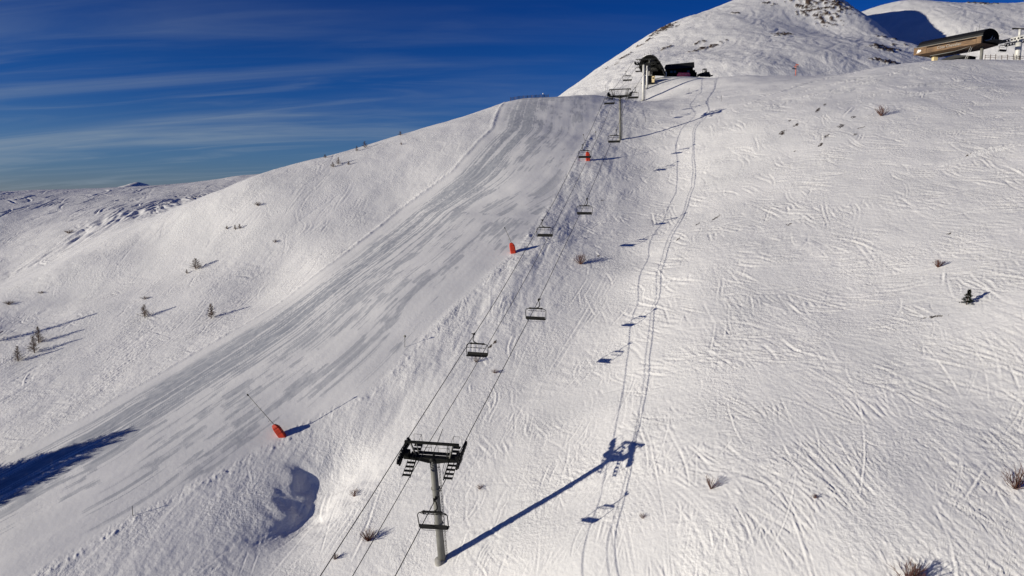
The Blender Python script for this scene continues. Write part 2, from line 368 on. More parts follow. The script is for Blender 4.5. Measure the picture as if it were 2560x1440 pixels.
# colour fields
# hard grey snow: long bands from the groomer passes, and blocky scraped patches whose edges follow the blade width
lane = np.floor(dl/0.62+0.25*noise(uu/30, dl*0, 130)); h1 = lattice(lane.astype(int), lane.astype(int)*0, 5)/6.2832
lane2 = np.floor(dl/1.55); h2 = lattice(lane2.astype(int), lane2.astype(int)*0, 9)/6.2832
band_ = fbm(uu/80, dl/0.55, 131, 3, .7)+0.7*noise(uu/120, dl/1.7, 132)
blk = noise(uu/6.5+h1*5.0, lane*0.31, 133)+0.6*noise(uu/3.0+h1*31, lane*0.9, 135)
blk2 = noise(uu/9+h2*7.0, lane2*0.45, 137)+0.5*fbm(uu/2.5, dl/.9, 139, 2)
reg = fbm(uu/22, dl/6, 151, 2)
cu = np.floor(uu/4.6+h2*7.3); brick = lattice(lane2.astype(int), cu.astype(int), 17)/6.2832; brick = blur(brick, 1)
cu2 = np.floor(uu/2.9+h1*9.1); brick2 = blur(lattice(lane.astype(int), cu2.astype(int), 19)/6.2832, 1)
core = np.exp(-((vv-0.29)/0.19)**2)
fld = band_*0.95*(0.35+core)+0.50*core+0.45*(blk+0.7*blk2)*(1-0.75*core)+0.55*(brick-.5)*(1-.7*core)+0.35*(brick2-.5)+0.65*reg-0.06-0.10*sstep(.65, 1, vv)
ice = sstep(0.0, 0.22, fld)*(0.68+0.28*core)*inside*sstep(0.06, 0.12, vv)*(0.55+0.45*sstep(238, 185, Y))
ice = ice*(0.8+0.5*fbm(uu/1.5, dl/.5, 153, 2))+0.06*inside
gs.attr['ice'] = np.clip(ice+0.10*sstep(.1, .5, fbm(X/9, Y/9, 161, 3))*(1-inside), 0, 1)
gs.attr['crust'] = (0.50+0.6*sstep(-.2, .4, noise(X/7, Y/7, 171)))*(1-0.75*inside)
rock = np.zeros(X.shape)
def rocks(arr, XX, YY, c, rx, ry, thr, seed, sc_=1.0, ang=0.0):
    ca_, sa_ = math.cos(ang), math.sin(ang); u = (XX-c[0])*ca_+(YY-c[1])*sa_; v = -(XX-c[0])*sa_+(YY-c[1])*ca_
    f = 1-(u/rx)**2-(v/ry)**2+1.6*fbm(XX/sc_, YY/sc_, seed, 3)
    near = ((u/rx)**2+(v/ry)**2) < 4
    return np.maximum(arr, np.where(near, sstep(thr, thr+.12, f), 0))
for i, (px, py, rx, ry, ang) in enumerate([(1955,332,1.6,.5,.9),(1990,312,1.0,.4,.9),(1975,300,.8,.3,.9),(2045,275,1.8,.45,1.0),(2062,262,1.0,.3,1.0),(2102,315,1.5,.5,1.0),(2066,340,1.2,.4,.9),(2052,362,1.1,.35,.9),(2134,292,1.,.35,1.),(2138,336,.8,.35,.9),(1988,378,.6,.3,.9),(2420,389,.6,.3,.6),(2150,320,1.2,.2,.2),(1970,561,.55,.3,.4),(1695,597,.6,.25,.6),(1790,545,1.2,.25,.7),(1745,560,.8,.2,.7),(1240,855,.5,.25,.8),(1226,866,.35,.2,.8),(1497,640,.45,.14,.7),(2335,792,1.2,.14,-.5),(2372,584,.3,.12,.1),(1508,500,.4,.2,.5),(1180,885,.3,.2,.3)]):
    c = on(px, py)
    if c is not None: rock = rocks(rock, X, Y, c, rx*1.25, ry*1.5, .55, 200+i, .5, ang)
gs.attr['rock'] = rock
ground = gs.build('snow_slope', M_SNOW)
# ---------------------------------------------------------------- mountain behind
ms = Sheet(272, 660, QUAL_RY*1.25, -0.12, 1.12, QUAL_DT*1.25, mountain_z)
X, Y = ms.X, ms.Y
wx, wy = 5*fbm(X/23, Y/23, 301, 2), 5*fbm(X/23, Y/23, 303, 2)
ms.Z = ms.Z+0.24*fbm((X+wx)/5.0, (Y+wy)/4.0, 311, 4, .55)
groove = np.zeros(X.size); ridge = np.zeros(X.size); gkeep = gs; 
def mtracks(n, x0, x1, d0, d1, head, spread, ln, w, dp):
    for x, y in area(n, x0, x1, d0, d1):
        p = ski_path(x, y, head+rng.normal(0, spread), rng.uniform(*ln), .4, 30, rng.normal(0, .5)); d = dp*rng.uniform(.4, 1.3)
        stamp(ms, groove, ridge, p, w, d, d*.6)
mtracks(int(500*QN), 0.05, 0.6, 285, 440, 0.5, 0.8, (6, 30), .6, .30)
mtracks(int(260*QN), 0.45, 0.78, 330, 520, 0.9, 0.5, (10, 40), .7, .35)
for a, b in [((1700,62),(1800,85)),((1740,215),(2000,150))]: pass
ms.Z = ms.Z+blur((groove+ridge).reshape(X.shape), 1)
def mhit(px, py): return first_hit(mountain_z, px, py, 300, 640, 1.5)
rock = np.zeros(X.shape)
for i, (px, py, rx, ry, thr, ang) in enumerate([(1664,70,8,5,.55,.6),(1642,84,6,3,.85,.8),(1602,112,10,2,1.1,.8),(1562,142,9,2,1.15,.8),(1530,165,8,2,1.2,.8),(1665,120,7,3,.9,.6),(1755,124,9,3,.8,.3),(1782,116,9,2.5,.85,.3),(1620,102,3,2,.8,.5),(1748,108,3,2,.6,.3),
        (2050,8,18,9,1.12,.5),(2085,30,16,8,1.15,.4),(2032,32,14,4,1.1,.2),(2065,52,8,6,1.0,1.2),(2108,14,10,7,1.0,.9),(2022,6,14,6,1.05,.2),(2000,32,6,2,1.1,.1),(1957,86,6,3,.7,.1),(2211,121,7,4,.5,.2),(2204,92,3,2,.8,.4),(2232,98,3,2,.9,.3),(2240,113,7,2,1.0,.0),(2200,151,5,2,.8,.0),(2225,156,6,2,.8,.0),(2455,8,10,6,.6,0.2),(2470,4,8,5,.5,.3),(2390,5,5,3,.6,0),(1925,8,4,3,.8,0),(1838,33,3,2,.8,0)]):
    c = mhit(px, py)
    if c is not None: rock = rocks(rock, X, Y, c, rx*1.2, ry*1.6, thr, 400+i, 3.0, ang)
ms.Z = ms.Z+rock*(0.5+0.8*fbm(X/1.7, Y/1.7, 451, 3))
ms.attr['rock'] = rock; ms.attr['ice'] = 0.06*sstep(0, .5, fbm(X/20, Y/20, 461, 3)); ms.attr['crust'] = 1.0+0*X
mountain = ms.build('mountain', M_MOUNT)
# ---------------------------------------------------------------- a far white summit over the left ridge
def summit(x, y):
    cx, cy, cz = at(352, 452, 900)
    d = np.abs(x-cx)/np.where(x < cx, 46, 18); e = np.abs(y-cy)/45
    return cz-14+14*np.maximum(0, 1-d)**.9*np.maximum(0, 1-e*.6)-0.05*np.abs(y-cy)+0.5*fbm(x/9, y/9, 501, 3)
fs = Sheet(840, 1000, .004, -.68, -.44, .002, summit)
fs.attr['rock'] = 0*fs.X; fs.attr['ice'] = 0*fs.X; fs.attr['crust'] = 0*fs.X+1.
far_summit = fs.build('far_hill', M_MOUNT)
# ---------------------------------------------------------------- helpers for the things standing on the snow
def flat_mat(name, c, rough=0.6, metal=0.0, var=0.25, scale=3.0, spec=0.4):
    m, t, b = new_mat(name); L = t.links.new
    tc = t.nodes.new('ShaderNodeTexCoord'); nz = t.nodes.new('ShaderNodeTexNoise'); nz.inputs['Scale'].default_value = scale; nz.inputs['Detail'].default_value = 6
    L(tc.outputs['Object'], nz.inputs['Vector'])
    rp = t.nodes.new('ShaderNodeValToRGB'); rp.color_ramp.elements[0].position = .3; rp.color_ramp.elements[1].position = .7
    rp.color_ramp.elements[0].color = (*[v*(1-var) for v in c], 1); rp.color_ramp.elements[1].color = (*[min(1, v*(1+var)) for v in c], 1)
    L(nz.outputs['Fac'], rp.inputs['Fac']); L(rp.outputs['Color'], b.inputs['Base Color'])
    b.inputs['Roughness'].default_value = rough; b.inputs['Metallic'].default_value = metal; b.inputs['Specular IOR Level'].default_value = spec
    return m
DARK = flat_mat('dark_painted_steel', (0.009, 0.0095, 0.009), .6, spec=.2)
BLACK = flat_mat('black_rubber', (0.008, 0.008, 0.009), .7)
GALV = flat_mat('weathered_galvanised_steel', (0.17, 0.168, 0.155), .6, 0, .2, .8)
PALE = flat_mat('pale_galvanised_steel', (0.62, 0.61, 0.58), .5, .1, .1, .6)
SEATM = flat_mat('dark_seat_padding', (0.007, 0.007, 0.008), .7, spec=.2)
BACKM = flat_mat('grey_seat_back', (0.014, 0.014, 0.014), .7, spec=.15)
ROPE = flat_mat('steel_rope', (0.022, 0.021, 0.02), .5)
RED = flat_mat('red_padding', (0.52, 0.04, 0.014), .55, 0, .18, 1.5)
ORANGE = flat_mat('orange_paint', (0.75, 0.16, 0.06), .5)
BARK = flat_mat('larch_bark', (0.085, 0.055, 0.035), .9, 0, .35, 8)
TWIG = flat_mat('larch_twigs', (0.10, 0.05, 0.026), .9, 0, .3, 6)
REDTWIG = flat_mat('reddish_shrub_twigs', (0.12, 0.05, 0.035), .9, 0, .3, 6)
GREEN = flat_mat('dark_pine_needles', (0.014, 0.020, 0.010), .9, 0, .4, 6)
ROOFM = flat_mat('black_sheet_roof', (0.009, 0.009, 0.010), .55, 0, .2, 1.2, .3)
BLACKWALL = flat_mat('black_board_wall', (0.004, 0.004, 0.005), .8, spec=.1)
CREAM = flat_mat('cream_panel', (0.75, 0.60, 0.34), .6, 0, .08)
WHITE = flat_mat('white_paint', (0.8, 0.79, 0.77), .5, 0, .05)
PINK = flat_mat('pink_padding', (0.72, 0.10, 0.17), .6, 0, .12)
BROWN = flat_mat('brown_soffit', (0.07, 0.042, 0.025), .7, 0, .25, 1.5)
GLASSM = flat_mat('dark_glass', (0.01, 0.012, 0.015), .1, 0, .1, 1, .8)
FENCEW = flat_mat('old_fence_wood', (0.10, 0.065, 0.05), .85, 0, .35, 3)
LETTER = flat_mat('grey_letters', (0.33, 0.31, 0.28), .6, 0, .05)
CONC = flat_mat('concrete', (0.33, 0.32, 0.30), .85, 0, .15, 2)
def wood_mat():
    m, t, b = new_mat('golden_larch_cladding'); L = t.links.new; N = t.nodes.new
    tc = N('ShaderNodeTexCoord'); mp = N('ShaderNodeMapping'); mp.inputs['Scale'].default_value = (0.35, 1, 5.0); L(tc.outputs['Object'], mp.inputs[0])
    nz = N('ShaderNodeTexNoise'); nz.inputs['Scale'].default_value = 1.3; nz.inputs['Detail'].default_value = 5; L(mp.outputs[0], nz.inputs['Vector'])
    rp = N('ShaderNodeValToRGB'); rp.color_ramp.elements[0].position = .32; rp.color_ramp.elements[0].color = (0.04, 0.02, 0.01, 1); rp.color_ramp.elements[1].position = .7; rp.color_ramp.elements[1].color = (0.27, 0.155, 0.07, 1)
    L(nz.outputs['Fac'], rp.inputs['Fac']); L(rp.outputs['Color'], b.inputs['Base Color']); b.inputs['Roughness'].default_value = .7
    return m
WOOD = wood_mat()

class MB:
    def __init__(s): s.v = []; s.f = []; s.smooth = []
    def add(s, vs, fs, sm=False):
        o = len(s.v); s.v += [tuple(v) for v in vs]; s.f += [[i+o for i in f] for f in fs]; s.smooth += [sm]*len(fs); return s
    def box(s, c, d, rot=None, taper=(1, 1)):
        x, y, z = d[0]/2, d[1]/2, d[2]/2; tx, ty = taper
        vs = [Vector(p) for p in [(-x,-y,-z),(x,-y,-z),(x,y,-z),(-x,y,-z),(-x*tx,-y*ty,z),(x*tx,-y*ty,z),(x*tx,y*ty,z),(-x*tx,y*ty,z)]]
        if rot is not None: vs = [rot @ v for v in vs]
        vs = [v+Vector(c) for v in vs]
        return s.add(vs, [(0,3,2,1),(4,5,6,7),(0,1,5,4),(1,2,6,5),(2,3,7,6),(3,0,4,7)])
    def tube(s, pts, r, n=8, cap=True, closed=False):
        pts = [Vector(p) for p in pts]; m = len(pts); rs = r if isinstance(r, (list, tuple)) else [r]*m
        vs = []; prev = None
        for i, p in enumerate(pts):
            a = pts[i-1] if (i > 0 or closed) else pts[i]; b = pts[(i+1) % m] if (i < m-1 or closed) else pts[i]
            t = (b-a).normalized()
            if prev is None:
                u = t.orthogonal().normalized()
            else:
                u = (prev-t*prev.dot(t)); u = u.normalized() if u.length > 1e-6 else t.orthogonal().normalized()
            prev = u; w = t.cross(u)
            for k in range(n):
                an = 2*math.pi*k/n; vs.append(p+(u*math.cos(an)+w*math.sin(an))*rs[i])
        fs = []
        for i in range(m if closed else m-1):
            j = (i+1) % m
            for k in range(n): fs.append((i*n+k, i*n+(k+1) % n, j*n+(k+1) % n, j*n+k))
        if cap and not closed: fs.append(tuple(range(n))[::-1]); fs.append(tuple((m-1)*n+k for k in range(n)))
        return s.add(vs, fs, True)
    def disc(s, c, ax, r, w, n=14):
        a = Vector(ax).normalized()*w/2; c = Vector(c); return s.tube([c-a, c+a], r, n)
    def extrude(s, prof, a, b, f=lambda p, t: Vector((t, p[0], p[1])), scale_b=1.0):   # profile of 2-D points swept from a to b
        n = len(prof); vs = [f(p, a) for p in prof]+[f((p[0]*scale_b, p[1]*scale_b), b) for p in prof]
        fs = [(i, (i+1) % n, n+(i+1) % n, n+i) for i in range(n)]+[tuple(range(n))[::-1], tuple(range(n, 2*n))]
        return s.add(vs, fs)
    def build(s, name, m, parent=None, bevel=0.0):
        me = bpy.data.meshes.new(name); me.from_pydata(s.v, [], s.f); me.update()
        for p, q in zip(me.polygons, s.smooth): p.use_smooth = q
        me.materials.append(m)
        o = bpy.data.objects.new(name, me); col.objects.link(o)
        if parent: o.parent = parent
        if bevel:
            b = o.modifiers.new('bevel', 'BEVEL'); b.width = bevel; b.segments = 2; b.limit_method = 'ANGLE'
        return o
def thing(name, label, cat, loc, rot=(0, 0, 0), group=None):
    o = bpy.data.objects.new(name, None); col.objects.link(o); o.empty_display_size = .5
    o.location = loc; o.rotation_euler = rot; o['label'] = label; o['category'] = cat
    if group: o['group'] = group
    return o
def copy_tree(o, loc=None, rot=None, label=None, parent=None):
    c = o.copy(); col.objects.link(c); c.parent = parent
    if loc is not None: c.location = loc
    if rot is not None: c.rotation_euler = rot
    if label: c['label'] = label
    for ch in list(o.children): copy_tree(ch, parent=c)
    return c
def gz(x, y): return float(macro(np.array([float(x)]), np.array([float(y)]))[0])
def ground_at(px, py, D=None):
    if D is None: p = on(px, py)
    else: p = np.array(at(px, py, D))
    return Vector((p[0], p[1], gz(p[0], p[1])))
# ---------------------------------------------------------------- the chairlift
AZ = R(16.7); UP = Vector((math.sin(AZ), math.cos(AZ), 0)); SIDE = Vector((math.cos(AZ), -math.sin(AZ), 0)); GAUGE = 3.05
C0 = Vector((-8.1, 65.6, 0))
RZ = [(-75,-49.0),(-40,-38.4),(-7,-27.2),(0,-24.7),(31,-13.9),(66.7,0.1),(103,16.2),(125,27.5),(140,31.7),(167,41.2),(182,46.9),(192,48.6),(204,49.3)]
def rope_z(s): return float(np.interp(s, [a for a, b in RZ], [b for a, b in RZ]))
def rope_pt(s, side, lift=0.0): 
    p = C0+UP*s+SIDE*(GAUGE*side); p.z = rope_z(s)+lift; return p
# haul rope: one loop, both strands and the turn round the bull wheel
def strand(side, s0, s1):
    out = []; S = sorted(set([s0, s1]+[a for a, b in RZ if s0 < a < s1]+list(np.arange(s0, s1, 6.0))))
    for s in S: out.append(rope_pt(s, side))
    return out
turn = [C0+UP*(210+2.9*math.sin(a))+SIDE*(-GAUGE*math.cos(a))+Vector((0, 0, 49.35)) for a in np.linspace(0, math.pi, 13)]
mb = MB(); mb.tube(strand(-1, -75, 204)+turn+strand(1, -75, 204)[::-1], 0.043, 6, cap=True)
hr_ = mb.build('haul_rope', ROPE); hr_['label'] = 'pair of dark steel haul rope strands carrying the chairs up the slope'; hr_['category'] = 'rope'
# thin signal cable between the tower heads
mb = MB(); pts = []
for (sa, sb) in [(-75, 0), (0, 125), (125, 182)]:
    for t in np.linspace(0, 1, 13):
        s = sa+(sb-sa)*t; p = C0+UP*s; za = rope_z(sa)+1.0; zb = rope_z(sb)+1.0; p.z = za+(zb-za)*t-4*t*(1-t)*(sb-sa)**2*1.9e-4; pts.append(p)
mb.tube(pts, 0.034, 6); o = mb.build('signal_cable', ROPE); o['label'] = 'thin middle cable strung between the two haul rope strands'; o['category'] = 'cable'

def make_tower(name_label, L, rpole, pole_mat, loc, wheels=8, lean=12.0, steps=True, rot_extra=0.0, simple=False):
    t = thing('chairlift_tower', name_label, 'lift tower', loc, (R(lean), 0, -AZ+rot_extra), 'chairlift towers along the rope')
    m = MB(); m.tube([(0,0,-1.2),(0,0,L*.42),(0,0,L-.2)], [rpole, rpole*.93, rpole*.84], 20); pole = m.build('pole', pole_mat, t)
    for q in (.38, .72): MB().tube([(0,0,L*q-.05),(0,0,L*q+.05)], rpole*1.12, 20).build('flange', pole_mat, pole)
    m = MB(); x = rpole+.16
    for dy in (-.2, .2): m.tube([(x, dy, .6), (x, dy, L-.3)], .025, 5)
    for k in range(int((L-1)/.32)): m.tube([(x, -.2, .7+k*.32), (x, .2, .7+k*.32)], .016, 4)
    for q in (.2, .45, .7, .92): m.tube([(rpole*.7, 0, L*q), (x+.05, 0, L*q)], .03, 5)
    m.build('ladder', DARK, pole)
    m = MB(); m.tube([(-.2,-.2,-1.0),(-.2,-.2,.25)], rpole*1.25, 16); m.build('footing', CONC, t)
    # cross arm, deeper over the pole
    m = MB(); w = .26
    prof = [(-2.75,.18),(-2.75,-.14),(-1.3,-.26),(-.5,-.42),(.5,-.42),(1.3,-.26),(2.75,-.14),(2.75,.18)]
    m.extrude(prof, -w, w, lambda p, tt: Vector((p[0], tt, L+p[1]))); m.tube([(0,-.34,L-.12),(0,.34,L-.12)], .3, 14)
    m.build('crossarm', DARK, t)
    m = MB(); m.box((0,0,L+1.72), (5.6,.2,.24)); m.box((-2.72,0,L+1.56),(.1,.26,.26)); m.box((2.72,0,L+1.56),(.1,.26,.26)); m.build('lifting_beam', DARK, t)
    for sx in (-1, 1):
        m = MB(); 
        m.tube([(sx*1.75,0,L+.15),(sx*2.2,0,L+1.66)], .10, 8); m.tube([(sx*1.45,.1,L+.15),(sx*1.62,.05,L+1.62)], .045, 6)
        m.build('frame_post', GALV if not simple else DARK, t)
    for sx in (-1, 1):
        X0 = sx*GAUGE; n = wheels; pitch = .47; half = (n-1)*pitch/2; sl = math.tan(R(20.5-lean)) if not simple else .02
        m = MB()
        m.tube([(X0-sx*.16,-half-.1,L+.5-half*sl-.02*n), (X0-sx*.16,0,L+.62), (X0-sx*.16,half+.1,L+.5+half*sl-.02*n)], .10, 6)
        for k in range(0, n, 2):
            y = -half+(k+.5)*pitch; m.box((X0-sx*.14, y, L+.58+y*sl-.006*y*y), (.14, pitch*1.6, .30))
        m.box((X0-sx*.36,0,L+.28),(.55,.7,.75)); m.tube([(X0+sx*.1,-half,L+.9-half*sl),(X0+sx*.1,half,L+.9+half*sl)], .03, 5)
        sh = m.build('sheave_assembly', DARK, t)
        for k in range(n):
            y = -half+k*pitch; m = MB(); m.disc((X0, y, L+.68+y*sl-.008*y*y), (1,0,0), .26, .14, 14); m.disc((X0, y, L+.68+y*sl-.008*y*y), (1,0,0), .09, .18, 8); m.build('wheel', BLACK, sh)
        if steps:
            m = MB(); xs = sx*2.12
            for k in range(4):
                y = -.55-.52*k; z = L-.30-.13*k; m.box((xs, y, z), (.82, .30, .06))
            m.tube([(xs-sx*.43,-.3,L-.15),(xs-sx*.43,-2.35,L-.78)], .06, 6); m.tube([(xs+sx*.41,-.3,L-.2),(xs+sx*.41,-2.3,L-.78)], .03, 5)
            for k in range(3):
                y = .55+.55*k; z = L+.12+.12*k; m.box((xs-sx*.1, y, z), (.8, .42, .06))
            m.tube([(xs-sx*.5,.3,L+.02),(xs-sx*.5,2.0,L+.42)], .05, 6)
            m.build('walkway', DARK, t)
            m = MB(); xr = xs-sx*.43
            m.tube([(xr,-.3,L-.15),(xr,-.3,L+.85),(xr,-.45,L+.95),(xr,-1.6,L+.62),(xr,-2.3,L+.35),(xr,-2.3,L-.7)], .022, 5)
            m.tube([(xr,-.3,L+.4),(xr,-2.3,L-.2)], .018, 5)
            m.tube([(xr,.4,L+.1),(xr,.4,L+1.05),(xr,.6,L+1.15),(xr,1.9,L+1.45),(xr,2.0,L+.45)], .022, 5)
            m.tube([(xr+sx*.85,2.0,L+.45),(xr+sx*.85,2.0,L+1.4),(xr,2.0,L+1.4)], .02, 5)
            m.build('railing', DARK, t)
    if steps:
        m = MB(); m.box((0,.55,L+.22),(3.6,.5,.05))
        m.build('arm_platform', DARK, t)
        for sx in (-1, 1):
            m = MB(); a, b = (.35, 1.45) if sx > 0 else (-1.45, -.35)
            m.tube([(a,.8,L+.25),(a,.8,L+1.05),(a+.12,.8,L+1.2),(b-.12,.8,L+1.2),(b,.8,L+1.05),(b,.8,L+.25)], .022, 5); m.tube([(a,.8,L+.7),(b,.8,L+.7)], .018, 5)
            m.tube([(b-.35,.8,L+.25),(b-.1,.8,L+.95),(b+.05,.8,L+.3)], .018, 5)
            m.build('railing', DARK, t)
        m = MB(); m.tube([(0,0,L+.1),(.1,.2,L+.7),(.45,.5,L+1.5),(.5,2.3,L+2.0)], .035, 6); m.build('cable_arm', DARK, t)
    return t
T1B = Vector(at(1105,1400,68)); T2B = Vector(at(1551,350,183.5)); T3B = Vector(at(1608,252,243)); T4B = Vector(at(1617,222,252))
T1B.z = gz(T1B.x, T1B.y)
for q in (T2B, T3B, T4B): q.z = gz(q.x, q.y)
def fit_L(B, s): return (rope_z(s)-B.z)/math.cos(R(12))-0.9
make_tower('tall grey steel lift tower with catwalk steps, nearest and standing lowest on the slope', fit_L(T1B, 0), .42, GALV, T1B, rot_extra=R(6))
make_tower('grey lift tower in mid slope beside the top of the groomed run', fit_L(T2B, 125), .37, GALV, T2B, wheels=6)
make_tower('tall pale sunlit lift tower with flange rings just below the arched top station', fit_L(T3B, 182), .52, PALE, T3B, wheels=6, lean=4, steps=False)
make_tower('shorter pale lift tower right in front of the arched top station', fit_L(T4B, 192), .40, PALE, T4B, wheels=4, lean=3, steps=False, simple=True)

def make_chair(label):
    t = thing('lift_chair', label, 'chairlift chair', (0,0,0), (0,0,0), 'six seat chairs hanging from the haul rope')
    cx = -.42; hw = 1.48; zt, zs = -1.22, -2.70
    m = MB(); m.box((0,0,.02),(.16,.5,.14)); m.tube([(.05,-.34,.16),(0,0,.05),(.22,.36,.2)], .05, 6); m.disc((-.02,-.2,.16),(1,0,0),.11,.08,10); m.disc((-.02,.22,.16),(1,0,0),.11,.08,10); m.tube([(0,0,0),(.3,0,.18)], .035, 6)
    m.build('grip', DARK, t)
    m = MB(); m.tube([(0,0,0),(.10,0,-.3),(.16,0,-.62),(.10,0,-.85),(-.10,0,-1.03),(cx,0,-1.12),(cx,0,zt)], [.05,.055,.06,.065,.07,.075,.07], 8); m.build('hanger', DARK, t)
    m = MB(); m.box((cx,0,zt+.10),(1.9,.16,.10)); m.tube([(cx-1.05,0,zt+.04),(cx+1.05,0,zt+.04)], .07, 8)
    for q in (-.85, .85): m.box((cx+q,0,zt+.06),(.16,.26,.2))
    m.build('top_beam', DARK, t)
    m = MB(); r = .34; P = []
    for (ax, az, a0) in ((cx+hw-r, zt-r, 90), (cx+hw-r*.8, zs+r*.5, 0), (cx-hw+r*.8, zs+r*.5, 270-0), (cx-hw+r, zt-r, 180)):
        pass
    def arc(x0, z0, rr, d0, d1, n=5): return [(x0+rr*math.cos(R(d)), 0, z0+rr*math.sin(R(d))) for d in np.linspace(d0, d1, n)]
    P = arc(cx+hw-r, zt-r, r, 90, 0)+arc(cx+hw-.24, zs+.12, .2, 0, -80, 4)+arc(cx-hw+.24, zs+.12, .2, 260, 180, 4)+arc(cx-hw+r, zt-r, r, 180, 90)
    P = [(x, (zt-z)*.05, z) for x, y, z in P]
    m.tube(P, .047, 7, closed=True); m.build('frame', DARK, t)
    m = MB(); m.box((cx,.28,zs),(2.72,.52,.10)); m.box((cx,.52,zs-.03),(2.72,.08,.12)); m.build('seat', SEATM, t, bevel=.03)
    m = MB(); m.box((cx,-.05,zs+.20),(2.72,.07,.40), Matrix.Rotation(R(10), 3, 'X')); m.build('backrest', BACKM, t, bevel=.03)
    m = MB(); zb = zt-.36; m.tube([(cx-1.3,.05,zt-.05),(cx-1.22,.45,zb),(cx+1.22,.45,zb),(cx+1.3,.05,zt-.05)], .022, 6)
    for k in range(6):
        x = cx-1.05+k*.42; m.box((x,.52,zb-.02),(.24,.14,.05))
    for q in (-.75, 0, .75): m.tube([(cx+q,.1,zt),(cx+q,.45,zb-.12)], .02, 5)
    m.build('safety_bar', DARK, t)
    m = MB(); m.tube([(cx-1.3,.1,zs+.05),(cx-1.22,.3,zs-.32),(cx-1.1,.32,zs-.38),(cx+1.1,.32,zs-.38),(cx+1.22,.3,zs-.32),(cx+1.3,.1,zs+.05)], .016, 5); m.build('under_rail', DARK, t)
    return t
chair = None
CH = [(1,-6.2,'empty dark chair hanging right in front of the nearest tower pole'),
      (1,31,'empty chair on the right rope, below the lone reddish shrub of the mid slope'),
      (1,66.7,'empty chair on the right rope, next above the lone reddish shrub of mid slope'),
      (1,103,'empty chair hanging in front of the foot of the mid slope tower'),
      (1,138,'empty chair just right of the head of the mid slope tower'),
      (1,198,'pale empty chair under the right eave of the arched top station'),
      (-1,21.3,'empty dark chair on the left rope, nearest one above the lowest tower'),
      (-1,57.2,'empty dark chair on the left rope just right of the middle red snow gun'),
      (-1,94,'empty chair in front of the uppermost red snow gun'),
      (-1,128.5,'empty chair just below the left sheaves of the mid slope tower'),
      (-1,165,'empty chair on the left rope below the tall pale tower'),
      (-1,198,'empty chair under the left side of the arched top station')]
for side, s, lab in CH:
    p = rope_pt(s, side); rz = -AZ if side > 0 else -AZ+math.pi
    if chair is None: chair = make_chair(lab); chair.location = p; chair.rotation_euler = (0,R(-5),rz)
    else: copy_tree(chair, p, (0,0,rz), lab)
# ---------------------------------------------------------------- snow guns beside the run
def snow_gun(label, base, tip_len, lean, jl, yaw=0.0, lance_lean=None):
    t = thing('snow_gun', label, 'snow gun', base, (0, -R(lean), yaw), 'lance snow guns along the edge of the run')
    ll = R((lance_lean if lance_lean is not None else lean)-lean)
    top = Vector((0,0,jl*.9)); d = Vector((-math.sin(ll), 0, math.cos(ll)))
    m = MB(); m.tube([Vector((0,0,-.9)), top, top+d*(tip_len-jl)], [.07, .055, .038], 8); lance = m.build('lance', GALV, t)
    m = MB(); e = top+d*(tip_len-jl); m.tube([e-d*.12, e+d*.22], .075, 10); m.disc(e+d*.05, (1,0,.2), .09, .16, 8); m.build('nozzle_head', DARK, lance)
    m = MB(); m.tube([top+d*.9+Vector((-.35,0,0)), top+d*1.0, top+d*1.25], .02, 5); m.build('bracket', DARK, lance)
    m = MB(); prof = [(-.42,-.34),(.42,-.34),(.52,0),(.42,.34),(-.42,.34),(-.52,0)]
    rows = [(-.5,.92,0),(.1,1.0,0),(jl*.55,1.02,0),(jl*.8,.86,-.04),(jl*.95,.58,-.1),(jl,.35,-.12)]
    vs = []; n = len(prof)
    for z, s, ox in rows: vs += [(p[0]*s+ox, p[1]*s, z) for p in prof]
    fs = [(i*n+k, i*n+(k+1) % n, (i+1)*n+(k+1) % n, (i+1)*n+k) for i in range(len(rows)-1) for k in range(n)]+[tuple(range(n))[::-1], tuple((len(rows)-1)*n+k for k in range(n))]
    m.add(vs, fs); jk = m.build('padding', RED, t, bevel=.05)
    m = MB()
    for q in (.25, .7): 
        pp = [(p[0]*1.03, p[1]*1.03, jl*q) for p in prof]; m.tube(pp, .02, 5, closed=True)
    m.build('strap', flat_mat('dark_red_strap', (0.25,.02,.01)), jk)
    return t
g1 = ground_at(705,1089); g2 = ground_at(1283,632); g3 = ground_at(1470,402,168)
snow_gun('red padded snow gun with a long lance leaning left, nearest, beside the groomed run', g1, 7.4, 33, 1.9, 0, 39)
snow_gun('red padded snow gun in the middle of the three, left of the hanging chair', g2, 5.0, 9, 1.9, 0, 24)
snow_gun('uppermost small red padded snow gun, behind a hanging chair', g3, 6.4, 3, 2.1, 0, 15)

# ---------------------------------------------------------------- marker poles
mp = None
for px, py, D, h, disc, lab in [(332,1290,None,1.3,0,'thin dark marker pole at the lower left edge of the groomed run'),
        (1012,868,None,1.9,1,'marker pole with a small grey disc at the right edge of the run'),
        (1488,348,None,2.0,1,'marker pole with a disc between the ropes and the upper run'),
        (1513,232,None,3.0,0,'thin pole on the snow bank where the run begins, by the mid slope tower'),
        (1572,273,None,1.5,0,'thin pole right of the mid slope tower head'),
        (1613,305,None,1.4,0,'thin pole on open snow right of the mid slope tower'),
        (1722,233,None,1.8,0,'thin pole below the black hut'),
        (1803,254,None,1.8,0,'thin pole beside the curling ski track below the snow groomer'),
        (1357,247,236,1.6,1,'pole with a white disc behind the low slatted fence')]:
    g = ground_at(px, py, D)
    t = thing('marker_pole', lab, 'marker pole', g, (R(2),R(2),0), 'piste marker poles')
    m = MB(); m.tube([(0,0,-.4),(0,0,h)], .035, 6); m.build('post', DARK, t)
    if disc: m = MB(); m.disc((0,-.05,h-.15),(0.25,1,0),.2,.03,14); m.build('disc', GALV if disc and D is None else WHITE, t)

